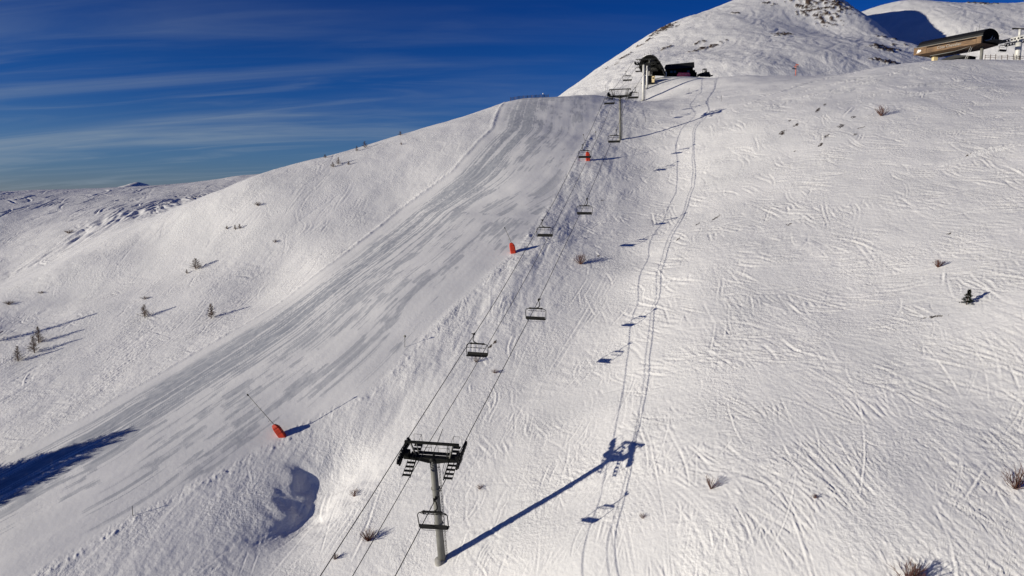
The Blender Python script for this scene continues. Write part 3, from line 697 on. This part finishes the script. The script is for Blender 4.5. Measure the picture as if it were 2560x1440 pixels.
# ---------------------------------------------------------------- low slatted fence on the brow of the run
A = Vector(at(1276,256,232)); B = Vector(at(1371,244,236)); 
for q in (A, B): q.z = gz(q.x, q.y)
fd = (B-A); fl = fd.length; t = thing('slatted_fence', 'low dark slatted snow fence on the brow of the groomed run', 'fence', A, (0, 0, math.atan2(fd.y, fd.x)))
n = 9
def fz(u): q = A+fd*(u/fl); return gz(q.x, q.y)-A.z
W = math.hypot(fd.x, fd.y)
for k in range(n):
    u0 = W*k/n+.1; u1 = W*(k+1)/n-.1; z0, z1 = fz(u0), fz(u1); m = MB()
    for h in (.25, .5, .75, 1.0):
        m.tube([(u0,.06*(-1)**k,z0+h),(u1,.06*(-1)**k,z1+h)], .055, 4)
    m.build('slat_panel', FENCEW, t)
for k in range(n+1):
    u = W*k/n; m = MB(); m.tube([(u,0,fz(u)-.4),(u,0,fz(u)+1.2)], .07, 6); m.build('post', FENCEW, t)

# ---------------------------------------------------------------- arched top station
SB = C0+UP*206; SB.z = gz(SB.x, SB.y)
st = thing('lift_station', 'dark arched lift station at the top of the chairlift', 'lift station', SB, (0, 0, -AZ))
off = .9
AP = [(-3.7,2.9),(-3.75,4.4),(-3.2,5.7),(-2.3,6.7),(-1.1,7.3),(0.2,7.5),(1.4,7.2),(2.5,6.4),(3.4,5.2),(4.3,3.8),(4.9,2.9),(4.7,2.0)]
def arch(k): return [(off+p[0]*k, 2.6+(p[1]-2.6)*k) for p in AP]
o_, i_ = arch(1.0), arch(.93)
m = MB(); prof = o_+i_[::-1]; n = len(prof)
vs = [(p[0], -8, p[1]) for p in prof]+[(p[0], 9, p[1]) for p in prof]; k = len(o_)
fs = [(i, i+1, n+i+1, n+i) for i in range(n-1)]+[(n-1, 0, n, 2*n-1)]+[(i, n-1-i, n-2-i, i+1) for i in range(k-1)]+[(n+i, n+i+1, 2*n-2-i, 2*n-1-i) for i in range(k-1)]
m.add(vs, fs); roof = m.build('roof', ROOFM, st)
m = MB(); pr = arch(.95); m.add([(p[0], 6, p[1]) for p in pr]+[(p[0], 6.2, p[1]) for p in pr], [tuple(range(len(pr))), tuple(range(len(pr), 2*len(pr)))[::-1]]); m.build('end_panel', BLACKWALL, st)
m = MB(); pr = arch(1.0)
cap = [(p[0], p[1]) for p in pr if p[1] > 6.6]
m.tube([(p[0], -8.05, p[1]+.04) for p in cap], .14, 6); m.build('snow_rim', flat_mat('old_snow', (.8,.79,.78), .7, 0, .05), roof)
m = MB()
for x in (-2.2+off, 2.2+off): m.box((x, -1, 4.6), (.35, 13, .5)); 
for y in (-6.5, -2, 3): m.box((off, y, 4.95), (7.6, .3, .35)); m.box((off, y, 6.2), (5.0, .2, .2))
for x in (-3.2+off, 3.2+off): m.box((x, -1.5, 4.2), (.9, 11, .35))
m.build('drive_frame', DARK, st)
m = MB(); m.tube([(off-.8,2.5,4.2),(off-.8,2.5,4.45)], 2.6, 28); m.build('bull_wheel', GALV, st)
for (x, y, r) in ((off-.4, -3.5, .5), (off-.4, 4, .55)):
    m = MB(); m.tube([(x,y,-1.5),(x,y,4.6)], r, 16); m.build('column', CONC, st)
m = MB(); m.box((off-.3,-5.8,3.35),(5.4,1.0,.16))
m.tube([(off-2.9,-6.3,3.4),(off-2.9,-6.3,4.4),(off+2.3,-6.3,4.4),(off+2.3,-6.3,3.4)], .04, 5); m.build('maintenance_platform', DARK, st)
m = MB()
for x, h in ((off+.2, 9.4), (off-.6, 8.6), (off-2.0, 8.4)): m.tube([(x,-6,7.3),(x,-6,h)], .05, 5)
m.build('antenna', DARK, roof)
# sheave frame reaching out of the station mouth on the left
m = MB(); 
for side in (-1, 1):
    m.box((side*GAUGE,-9.2,4.35),(.3,3.2,.35)); 
m.build('guide_rail', DARK, st)
OB = SB+UP*(-7.0)+SIDE*1.2; OB.z = gz(OB.x, OB.y)
ob = thing('operator_booth', 'small cream and grey operator booth under the arched top station', 'booth', OB, (0,0,-AZ))
m = MB(); m.box((-.9,.2,1.2),(2.6,2.0,2.4)); m.build('wall', BLACKWALL, ob)
m = MB(); m.box((1.15,-.1,1.35),(.9,1.6,2.6)); m.build('cream_panel', CREAM, ob)
m = MB(); m.box((-1.2,-.84,1.5),(1.4,.06,.9)); m.box((1.15,-.93,1.9),(.5,.05,.5)); m.build('window', GLASSM, ob)
m = MB(); m.box((-.4,0,2.72),(4.2,2.5,.12)); m.build('roof', DARK, ob)
m = MB(); m.box((-.6,-1.2,.1),(4.6,1.2,.3)); m.build('floor_deck', DARK, ob)

# ---------------------------------------------------------------- black hut, pink padding, groomer
HB = ground_at(1700,190,268); rh = R(-6)
h = thing('black_hut', 'long black boarded hut with overhanging mono pitch roof beside the top station', 'hut', HB, (0,0,rh))
m = MB(); m.box((-.3,1.2,1.6),(9.8,4.6,4.6)); m.build('wall', BLACKWALL, h)
m = MB(); m.add([(-5.9,-2.1,2.9),(5.0,-2.1,3.3),(5.0,-1.9,3.3),(-5.9,-1.9,2.9),(-5.6,-1.3,4.75),(4.9,-1.3,5.5),(4.9,4.2,5.2),(-5.6,4.2,4.5)], [(0,1,5,4),(4,5,6,7),(1,2,6,5),(2,3,7,6),(3,0,4,7),(0,3,2,1)]); m.build('roof', ROOFM, h)
for x in (-3.4, -2.1, 2.9):
    m = MB(); m.box((x,-1.13,2.1),(.9,.06,.8)); m.build('window', GLASSM, h)
m = MB(); m.box((4.9,-1.2,1.0),(.9,1.2,3.0)); m.box((5.55,-1.3,.6),(.8,1.0,2.2)); m.build('side_cabinet', BLACKWALL, h)
m = MB(); m.box((-5.6,-.6,.9),(.9,1.4,2.4)); m.build('white_corner_block', WHITE, h)
PB = ground_at(1709,191,262)
pk = thing('padding_mat', 'bright pink safety padding with white scribbles in front of the black hut', 'padding', PB, (0,0,R(-5)))
m = MB(); m.extrude([(-2.6,-.2),(2.2,-.2),(2.5,.5),(2.1,1.25),(-1.9,1.35),(-2.4,.7)], -.35, .35, lambda p, tt: Vector((p[0], tt, p[1]))); m.build('mat', PINK, pk, bevel=.12)
m = MB(); random.seed(3)
for k in range(7):
    x = -1.7+k*.55; pts = [(x+random.uniform(-.15,.15), -.38, .3+j*.22) for j in range(4)]; m.tube(pts, .04, 4)
m.build('white_marks', WHITE, pk)
GBp = ground_at(1763,189,262)+Vector((0,0,.9))
gm = thing('snow_groomer', 'dark snow groomer with blade and cab parked right of the black hut', 'snow groomer', GBp, (0,0,R(8))); gm.scale = (.74, .74, .9)
for y in (-1.1, 1.1):
    m = MB(); m.extrude([(-2.1,.05),(1.9,.05),(2.3,.5),(1.9,.95),(-2.1,.95),(-2.5,.5)], -.4, .4, lambda p, tt, y=y: Vector((p[0], y+tt, p[1]))); tr = m.build('track', BLACK, gm)
    for x in (-1.6,-.8,0,.8,1.5):
        m = MB(); m.disc((x, y-.42*(1 if y < 0 else -1), .5),(0,1,0),.34,.06,12); m.build('wheel', DARK, tr)
m = MB(); m.box((-.1,0,1.15),(4.0,1.6,.5)); m.box((1.2,0,1.5),(1.4,1.8,.5)); m.build('chassis', flat_mat('dark_groomer_paint', (0.05,.035,.025)), gm)
cb = MB(); cb.box((-.35,0,1.45),(1.5,2.0,.3)); cb.box((-.35,0,2.92),(1.7,2.0,.2))
for x in (-1.05,.35):
    for y in (-.92,.92): cb.tube([(x,y,1.5),(x*.95,y,2.9)], .12, 5)
cab = cb.build('cab', DARK, gm)
m = MB(); m.box((.38,0,2.1),(.05,1.7,.8)); m.build('window', GLASSM, cab)
m = MB(); m.extrude([(-3.6,-.05),(-3.2,-.05),(-3.1,.4),(-3.3,1.0),(-3.45,1.0),(-3.3,.45)], -2.3, 2.3, lambda p, tt: Vector((p[0], tt, p[1]))); m.tube([(-3.1,-.6,.5),(-2,-.6,.6)], .08, 6); m.tube([(-3.1,.6,.5),(-2,.6,.6)], .08, 6); m.build('blade', DARK, gm)
m = MB(); m.box((2.9,0,.25),(.7,4.2,.35)); m.tube([(1.8,0,1.0),(2.9,0,.4)], .09, 6); m.tube([(1.2,0,1.6),(2.4,0,1.3)], .12, 6); m.build('tiller', DARK, gm)
# direction sign
SG = ground_at(1989,187,236)
sg = thing('direction_sign', 'orange signpost with small dark arrow boards on the plateau edge', 'sign', SG, (0,0,0))
m = MB(); m.tube([(0,0,-.4),(0,0,3.9)], .11, 8); m.build('post', ORANGE, sg)
for x, z, w, mt in ((-.55,2.25,1.5,DARK),(.5,2.9,.8,GALV),(-.45,2.95,.5,ORANGE),(.5,3.55,.7,ORANGE)):
    m = MB(); m.extrude([(x-w/2,z-.15),(x+w/2-.15,z-.15),(x+w/2,z),(x+w/2-.15,z+.15),(x-w/2,z+.15)], -.16, -.12, lambda p, tt: Vector((p[0], tt, p[1]))); m.build('arrow_board', mt, sg)

# ---------------------------------------------------------------- timber clad station on the right shoulder
cN = Vector(at(2454,98,203)); cF = Vector(at(2282,130,221)); ax = cN-cF; LEN = ax.length
yaw = math.atan2(ax.y, ax.x); tilt = math.asin(ax.z/LEN)
ws = thing('timber_station', 'long timber clad lift station with black barrel roof on the right shoulder', 'lift station', cF, (0, -tilt, yaw))
# local: x along the building (0 far end, LEN near end), y into the hill (0 = clad face), z up
D2 = 8.0
P2 = lambda p, tt: Vector((tt, p[0], p[1]))
m = MB(); m.extrude([(0,-.98),(.12,-.98),(.12,1.0),(0,1.0)], LEN, .3, P2, 1.16); wall = m.build('cladding', WOOD, ws)
m = MB(); m.extrude([(-.05,.42),(0.05,.42),(0.05,.80),(-.05,.80)], 4.4, LEN-1.5, P2); m.build('vent_band', BLACKWALL, wall)
m = MB(); 
for x in (4.3, LEN-1.45, LEN-.05): m.box((x,-.03,0),(.07,.06,2.0))
m.build('joint_trim', BROWN, wall)
archp = [(D2/2-D2/2*1.03*math.cos(a), .98+2.35*math.sin(a)**.9) for a in np.linspace(0, math.pi, 13)]
m = MB(); m.extrude(archp, 1.6, LEN+.3, P2); 
# hipped far end
n = len(archp); m.add([P2(p, 1.6) for p in archp]+[P2((D2/2+(p[0]-D2/2)*.82, 1.0+(p[1]-1.0)*.05), .3) for p in archp], [(i, i+1, n+i+1, n+i) for i in range(n-1)]+[tuple(range(n, 2*n))])
m.build('roof', ROOFM, ws)
m = MB(); m.extrude([(-.12,.92),(.05,.92),(.05,1.06),(-.12,1.06)], .8, LEN+.3, P2); m.build('roof_edge', GALV, ws)
m = MB(); m.extrude([(D2/2-D2/2*.98, -1.0)]+[(p[0]*.98+.05, p[1]-.06) for p in archp]+[(D2*.98, -1.0)], LEN+.02, LEN+.38, P2); m.build('end_panel', flat_mat('black_gloss_panel', (0.004,.004,.006), .9, spec=.05), ws)
m = MB(); e = LEN+.40
m.add([(e,.7,-.3),(e,3.0,-.4),(e,4.3,.3),(e,4.7,1.5),(e,4.1,.9),(e,3.5,.35),(e,2.3,.0)], [(0,1,2,3,4,5,6)]); m.add([(e,5.2,-.2),(e,5.6,-.2),(e,5.6,1.1),(e,5.2,.8)], [(0,1,2,3)])
m.build('white_emblem', flat_mat('grey_emblem', (.35,.36,.38)), ws)
m = MB(); m.add([(.4,0,-1.0),(LEN,0,-1.0),(LEN+.3,D2,-1.0),(.4,D2,-1.0),(2.6,1.4,-1.75),(LEN-3.5,1.2,-1.75),(LEN-3.5,D2-1.2,-1.75),(2.6,D2-1.2,-1.75)], [(0,1,5,4),(1,2,6,5),(2,3,7,6),(3,0,4,7),(4,5,6,7),(0,3,2,1)]); m.build('soffit', BROWN, ws)
# emblem and lettering on the boards
m = MB(); ex = 1.95
m.add([(ex-.6,-.02,-.35),(ex+.55,-.02,-.35),(ex+.75,-.02,.05),(ex+.35,-.02,.32),(ex+.1,-.02,.18),(ex-.15,-.02,.45),(ex-.45,-.02,.1)], [(0,1,2,3,4,5,6)]); m.add([(ex-.7,-.02,-.62),(ex+.2,-.02,-.62),(ex+.2,-.02,-.45),(ex-.7,-.02,-.45)], [(0,1,2,3)])
m.build('white_logo', WHITE, wall)
fc = bpy.data.curves.new('lettering', 'FONT'); fc.body = 'Côte Chevalier'; fc.size = 1.15; fc.extrude = .02; fc.align_x = 'CENTER'; fc.align_y = 'CENTER'
fo = bpy.data.objects.new('tmp_text', fc); col.objects.link(fo); bpy.context.view_layer.update()
me = bpy.data.meshes.new_from_object(fo); bpy.data.objects.remove(fo); me.materials.clear(); me.materials.append(LETTER)
lt = bpy.data.objects.new('lettering', me); col.objects.link(lt); lt.parent = wall; lt.location = (LEN*.55, -.05, -.15); lt.rotation_euler = (R(90), 0, 0)
# supports stand upright on the ground
inv = (Matrix.Translation(cF) @ Matrix.Rotation(yaw, 4, 'Z') @ Matrix.Rotation(-tilt, 4, 'Y')).inverted()
def loc(p): return inv @ Vector(p)
def station_pt(x, y=D2/2, z=-1.6): return (inv.inverted()) @ Vector((x, y, z))
for x, r0, mt, nm in ((4.6,.5,CREAM,'pillar'),(LEN-1.9,.42,GALV,'column')):
    tp = station_pt(x); bt = Vector((tp.x, tp.y, gz(tp.x, tp.y)-1.5)); m = MB()
    if nm == 'pillar':
        z0, z1 = bt.z, tp.z+.2; q = [loc((tp.x+a*r0*s, tp.y+b*r0*s, z)) for z, s in ((z0,1.0),(z1,1.25)) for a, b in ((-1,-1),(1,-1),(1,1),(-1,1))]
        m.add(q, [(0,3,2,1),(4,5,6,7),(0,1,5,4),(1,2,6,5),(2,3,7,6),(3,0,4,7)])
    else: m.tube([loc(bt), loc(tp+Vector((0,0,.3)))], r0, 16)
    m.build(nm, mt, ws)
m = MB(); a0 = station_pt(LEN-3.0, 1.0, -1.0); b0 = Vector((a0.x-1.9, a0.y-.4, gz(a0.x-1.9, a0.y-.4)-.2))
for dx in (-.25, .25): m.tube([loc(a0+Vector((dx,0,0))), loc(b0+Vector((dx,0,0)))], .05, 6)
for k in range(10): p = b0.lerp(a0, k/10); m.tube([loc(p+Vector((-.25,0,0))), loc(p+Vector((.25,0,0)))], .03, 4)
m.build('access_ladder', PALE, ws)
m = MB(); m.tube([loc(station_pt(5.2, .6, -2.0)), loc(station_pt(12.5, .6, -1.95))], .12, 6); m.tube([loc(station_pt(12.5, .6, -1.95)), loc(station_pt(17, .6, -1.3))], .08, 6); m.build('guide_beam', GALV, ws)
m = MB()
for x in (LEN-4, LEN-3.2): m.tube([(x,D2/2,2.7),(x,D2/2,5.2 if x > LEN-3.5 else 4.4)], .035, 4)
m.build('antenna', DARK, ws)
m = MB(); m.extrude([(.8,-.6),(D2-.8,-.6),(D2-1.6,-.35),(1.6,-.35)], LEN+.38, LEN+3.2, P2); m.build('chair_guide', DARK, ws)
# low black hut under it
UB = station_pt(11.5); UB.z = gz(UB.x, UB.y)
uh = thing('low_hut', 'low black hut with a humped roof beneath the timber clad station', 'hut', UB, (0,0,yaw))
m = MB(); m.extrude([(-1.6,-1),(1.6,-1),(1.6,.8),(-1.6,.8)], -4.4, 4.4, P2); m.build('wall', BLACKWALL, uh)
m = MB(); m.extrude([(-4.9,.7),(4.9,.7),(3.0,1.2),(0.5,1.75),(-2.0,1.45)], -2.0, 2.0, lambda p, tt: Vector((p[0], tt, p[1]))); m.build('roof', ROOFM, uh)
# white tower at its right, with the truss of guide wheels
TB = Vector(at(2543,152,207)); TB.z = gz(TB.x, TB.y)
wt2 = thing('lift_tower', 'stout white lift tower with a long wheel truss right of the timber clad station', 'lift tower', TB, (0,0,yaw))
hz = float(at(2543,98,207)[2])-TB.z; ht = float(at(2543,73,207)[2])-TB.z
m = MB(); m.tube([(0,0,-1),(0,0,hz-.4)], .82, 20); m.build('pole', PALE, wt2)
m = MB(); m.tube([(0,0,hz+.3),(0,0,ht)], .38, 14); m.box((0,0,hz),(1.3,1.6,.9)); m.build('head', PALE, wt2)
m = MB(); m.tube([(-1.0,-1.6,ht+.25),(1.2,3.6,ht+.1),(3,8,ht)], .2, 8); m.tube([(-1.0,-1.6,ht+.25),(-1.05,-1.7,ht+.1)], .3, 8); m.build('lifting_beam', DARK, wt2)
def truss(y, za, zb, L0, L1, mt):
    m = MB(); m.tube([(L0,y,za+.38),(L1,y,zb+.38)], .15, 6); m.tube([(L0,y,za-.38),(L1,y,zb-.38)], .12, 6)
    n = 14
    for k in range(n):
        a = L0+(L1-L0)*k/n; b = L0+(L1-L0)*(k+1)/n; z0 = za+(zb-za)*k/n; z1 = za+(zb-za)*(k+1)/n; s = .36 if k % 2 else -.36
        m.tube([(a,y,z0+s),(b,y,z1-s)], .10, 5)
    o = m.build('wheel_truss', mt, wt2)
    for k in range(n):
        a = L0+(L1-L0)*(k+.5)/n; z0 = za+(zb-za)*(k+.5)/n; w = MB(); w.disc((a,y-.14,z0-.1),(0,1,0),.24,.12,12); w.build('wheel', DARK, o)
truss(-2.6, hz-.55, hz+.1, -6.2, 6.0, PALE); truss(2.6, hz-.5, hz+.1, -5.0, 6.0, GALV)
m = MB(); m.tube([(-1,-1.6,ht),(-7.5,-.5,hz+1.4)], .025, 5); m.build('stay_cable', ROPE, wt2)
cc = copy_tree(chair, Vector(at(2512,103,203)), (0,0,R(18)), 'lone chair hanging between the timber clad station and the white tower')
# wooden rail fence on the shoulder
A = Vector(at(2462,152,206)); B = Vector(at(2600,152,206)); fd = B-A; W = math.hypot(fd.x, fd.y); A.z = gz(A.x, A.y)
rf = thing('rail_fence', 'weathered wooden rail fence on the snow beside the white tower', 'fence', A, (0,0,math.atan2(fd.y, fd.x)))
def rz(u): q = A+fd*(u/W); return gz(q.x, q.y)-A.z
us = [0,1.6,3.1,4.9,6.6,8.3,10.2,12.3,14.5,W]
for i, u in enumerate(us):
    m = MB(); m.tube([(u,0,rz(u)-.5),(u,.03*i,rz(u)+1.35+.15*(i%3))], .09, 6); m.build('post', FENCEW, rf)
for i in range(len(us)-1):
    a, b = us[i], us[i+1]; m = MB()
    for hh in (.55, 1.05): m.tube([(a,-.05,rz(a)+hh),(b,-.05,rz(b)+hh+.06*((i%2)*2-1))], .06, 5)
    m.build('rail', FENCEW, rf)
# ---------------------------------------------------------------- bare larches, shrubs and one green pine
def larch(label, base, h, seed, dens=1.0, wide=.34, name='bare_larch', group='small bare larches on the snowy hill', lean=0.0):
    random.seed(seed); t = thing(name, label, 'tree', base, (R(lean), R(lean*.6), random.uniform(0, 6)), group)
    m = MB(); jx = [random.uniform(-.02, .02)*h for _ in range(5)]
    m.tube([(0,0,-.3),(jx[0],jx[1],h*.35),(jx[2],jx[3],h*.7),(jx[2],jx[4],h)], [h*.022+.02, h*.018+.015, h*.011+.01, .01], 6); m.build('trunk', BARK, t)
    m = MB(); n = int(95*dens)
    for k in range(n):
        z = h*(.06+.92*(k+random.random())/n); L = h*wide*(1-.85*z/h)*random.uniform(.6, 1.2); a = random.uniform(0, 6.283)
        up = random.uniform(.02, .35); d = Vector((math.cos(a), math.sin(a), up)); p0 = Vector((0,0,z)); p1 = p0+d*L*.5+Vector((0,0,-.02*h)); p2 = p0+d*L+Vector((0,0,.05*h))
        r = .010+.0045*h
        m.tube([p0, p1, p2], [r, r*.8, r*.35], 4, cap=False)
        for j in range(7):
            q = p0.lerp(p2, random.uniform(.25, 1)); b = a+random.choice((-1, 1))*random.uniform(.4, 1.1); l = L*random.uniform(.15, .42)
            m.tube([q, q+Vector((math.cos(b), math.sin(b), random.uniform(-.1, .6)))*l], [r*.7, r*.3], 3, cap=False)
    m.build('crown', TWIG, t); return t
def shrub(label, base, w, h, seed, dens=1.0, mat=None, flat=1.0):
    random.seed(seed); t = thing('bare_shrub', label, 'shrub', base, (0, 0, 0), 'bare shrubs poking out of the snow')
    m = MB(); n = int(26*dens)
    for k in range(n):
        a = random.uniform(0, 6.283); s = random.random()**.6; tip = Vector((math.cos(a)*w*.5*s, math.sin(a)*w*.5*s, h*math.sqrt(max(.05, 1-s*s*.8))*random.uniform(.7, 1.05)))
        mid = tip*.5+Vector((random.uniform(-.06,.06)*w, random.uniform(-.06,.06)*w, -.04*h)); r = .009+.0045*w
        m.tube([(0,0,-.1), mid, tip], [r*1.3, r, r*.45], 4, cap=False)
        for j in range(6):
            q = mid.lerp(tip, random.uniform(-.3, 1)); d = (tip-mid).normalized()+Vector((random.uniform(-.9,.9), random.uniform(-.9,.9), random.uniform(-.2,.8)))
            m.tube([q, q+d.normalized()*w*random.uniform(.08, .22)], [r*.65, r*.3], 3, cap=False)
    m.build('twigs', mat or REDTWIG, t); return t
def dG(px, py): return ground_at(px, py)
for i, (px, py, h, wd, lab) in enumerate([
    (97,858,2.5,.34,'bare brown larch, rear one of the overlapping pair on the left hill'),
    (86,882,2.5,.36,'bare brown larch, front one of the overlapping pair on the left hill'),
    (45,903,2.2,.34,'bare larch standing alone just left of the overlapping pair'),
    (-16,846,5.5,.22,'slender larch at the very left edge, half out of the picture'),
    (362,794,2.0,.42,'bushy bare larch above the groomed run, left of its twin with a similar shadow'),
    (528,795,2.1,.38,'bare larch above the groomed run just below the shaded hollow'),
    (490,674,1.9,.55,'round bare larch on the crest of the rolling hill left of the shaded hollow'),
    (467,684,1.0,.4,'tiny larch just left of the round bare larch'),
    (599,572,1.2,.45,'small larch, right one of the three high on the left hill'),
    (588,574,1.2,.4,'small larch, middle one of the three high on the left hill'),
    (567,573,.9,.5,'small larch, left one of the three high on the left hill'),
    (912,370,2.0,.5,'bushy larch on the skyline of the left hill, largest on the ridge'),
    (892,378,1.5,.4,'thin larch on the ridge just left of the largest skyline larch'),
    (1001,339,1.3,.55,'small bush like larch on the skyline nearest the groomed run'),
    (813,395,1.0,.6,'lowest small larch on the skyline of the left hill'),
    (846,411,2.0,.4,'thin twiggy larch just under the skyline of the left hill'),
    (832,418,1.4,.5,'small twiggy larch left of the thin one under the skyline'),
    (872,412,1.0,.5,'low sparse larch right of the thin one under the skyline')]):
    b = ground_at(px, py) if i != 3 else Vector((-.775*132, 132, gz(-.775*132, 132)))
    larch(lab, b, h*(1.3 if i < 7 else .95), 100+i, 1.0 if i < 7 else .7, wd*1.1)
# larger larches just outside the left edge: their shadows lie across the run
for i, (x, y, h) in enumerate([(-76,86.2,10),(-78,84,10.5),(-79,82.2,10),(-81,80,10),(-83,77.8,9.5),(-84,84.1,11)]):
    larch(['tall bare larch outside the left edge, foremost of the clump shading the run','tall bare larch outside the left edge, second in the clump','tall bare larch outside the left edge, third in the clump','tall bare larch outside the left edge, fourth in the clump','shortest bare larch outside the left edge, nearest the viewer','tallest bare larch outside the left edge, at the back of the clump'][i], Vector((x, y, gz(x, y))), h, 300+i, 3.4, .36, group='tall larches outside the left edge')
for i, (px, py, w, h, dn, lab) in enumerate([
    (1452,660,2.6,2.1,1.6,'reddish bare shrub alone right of the ropes, in mid slope'),
    (1777,1222,1.7,1.3,.8,'sparse reddish shrub right of the big tower shadow'),
    (2538,1222,2.5,2.0,1.0,'spindly bare shrub at the right edge, low on the slope'),
    (2345,668,1.9,1.1,1.1,'low reddish shrub high on the right slope above the green pine'),
    (2203,290,3.8,2.3,1.2,'bare shrub on the shoulder below the timber clad station'),
    (920,1352,2.0,1.6,1.6,'thick brown shrub left of the nearest tower foot'),
    (838,1398,1.1,.7,1.0,'small brown shrub lower left of the thick brown one'),
    (886,1240,1.6,.9,.7,'low twiggy shrub above the thick brown one'),
    (2278,1465,3.1,1.7,1.6,'wide dark bare shrub at the bottom right edge'),
    (1200,1222,1.1,.5,.6,'tiny dry shrub right of the nearest tower head'),
    (1236,932,1.4,.6,.7,'small dry tuft on open snow between the ropes'),
    (1606,1296,.9,.5,.5,'tiny dry tuft beside the low chair shadow'),
    (2036,1245,.8,.4,.5,'tiny dry tuft among ski tracks on the lower right slope'),
    (646,514,2.2,.9,1.0,'low dark scrub near the top of the left hill'),
    (688,606,1.4,.7,.7,'small scrub above the shaded hollow on the left hill'),
    (362,748,1.8,.6,.8,'flat scrub above the bushy larch on the left hill'),
    (172,583,3.2,1.0,1.0,'flat dark scrub above the mogul field'),
    (22,761,2.6,.7,1.0,'flat scrub at the left edge in the shaded dip'),
    (102,733,1.8,.4,.7,'faint scrub right of the flat one in the shaded dip'),
    (1190,905,1.3,1.1,.6,'thin reddish shrub seen through the nearest left rope chair'),
    (1003,362,1.4,.7,.6,'low scrub under the skyline beside the groomed run')]):
    shrub(lab, ground_at(px, py), w, h, 500+i, dn, REDTWIG if i < 13 else TWIG)
pb = ground_at(2416,762)
pt = thing('green_pine', 'small dark green pine, the only evergreen, in a hollow on the right slope', 'tree', pb, (R(3), R(6), 0))
m = MB(); m.tube([(0,0,-.2),(0,0,1.7)], [.06,.02], 6); m.build('trunk', BARK, pt)
m = MB(); random.seed(77)
for k in range(1000):
    z = .1+1.65*random.random(); rad = .60*(1-(z-.1)/1.75)*math.sqrt(random.random())*(1.0+.45*math.sin(z*13)); a = random.uniform(0, 6.283); c = Vector((math.cos(a)*rad, math.sin(a)*rad, z))
    d = Vector((math.cos(a), math.sin(a), random.uniform(.1, 1.1))).normalized()*random.uniform(.10, .2); s = d.orthogonal().normalized()*.04
    m.add([c-s, c+s, c+d], [(0,1,2)])
m.build('crown', GREEN, pt)
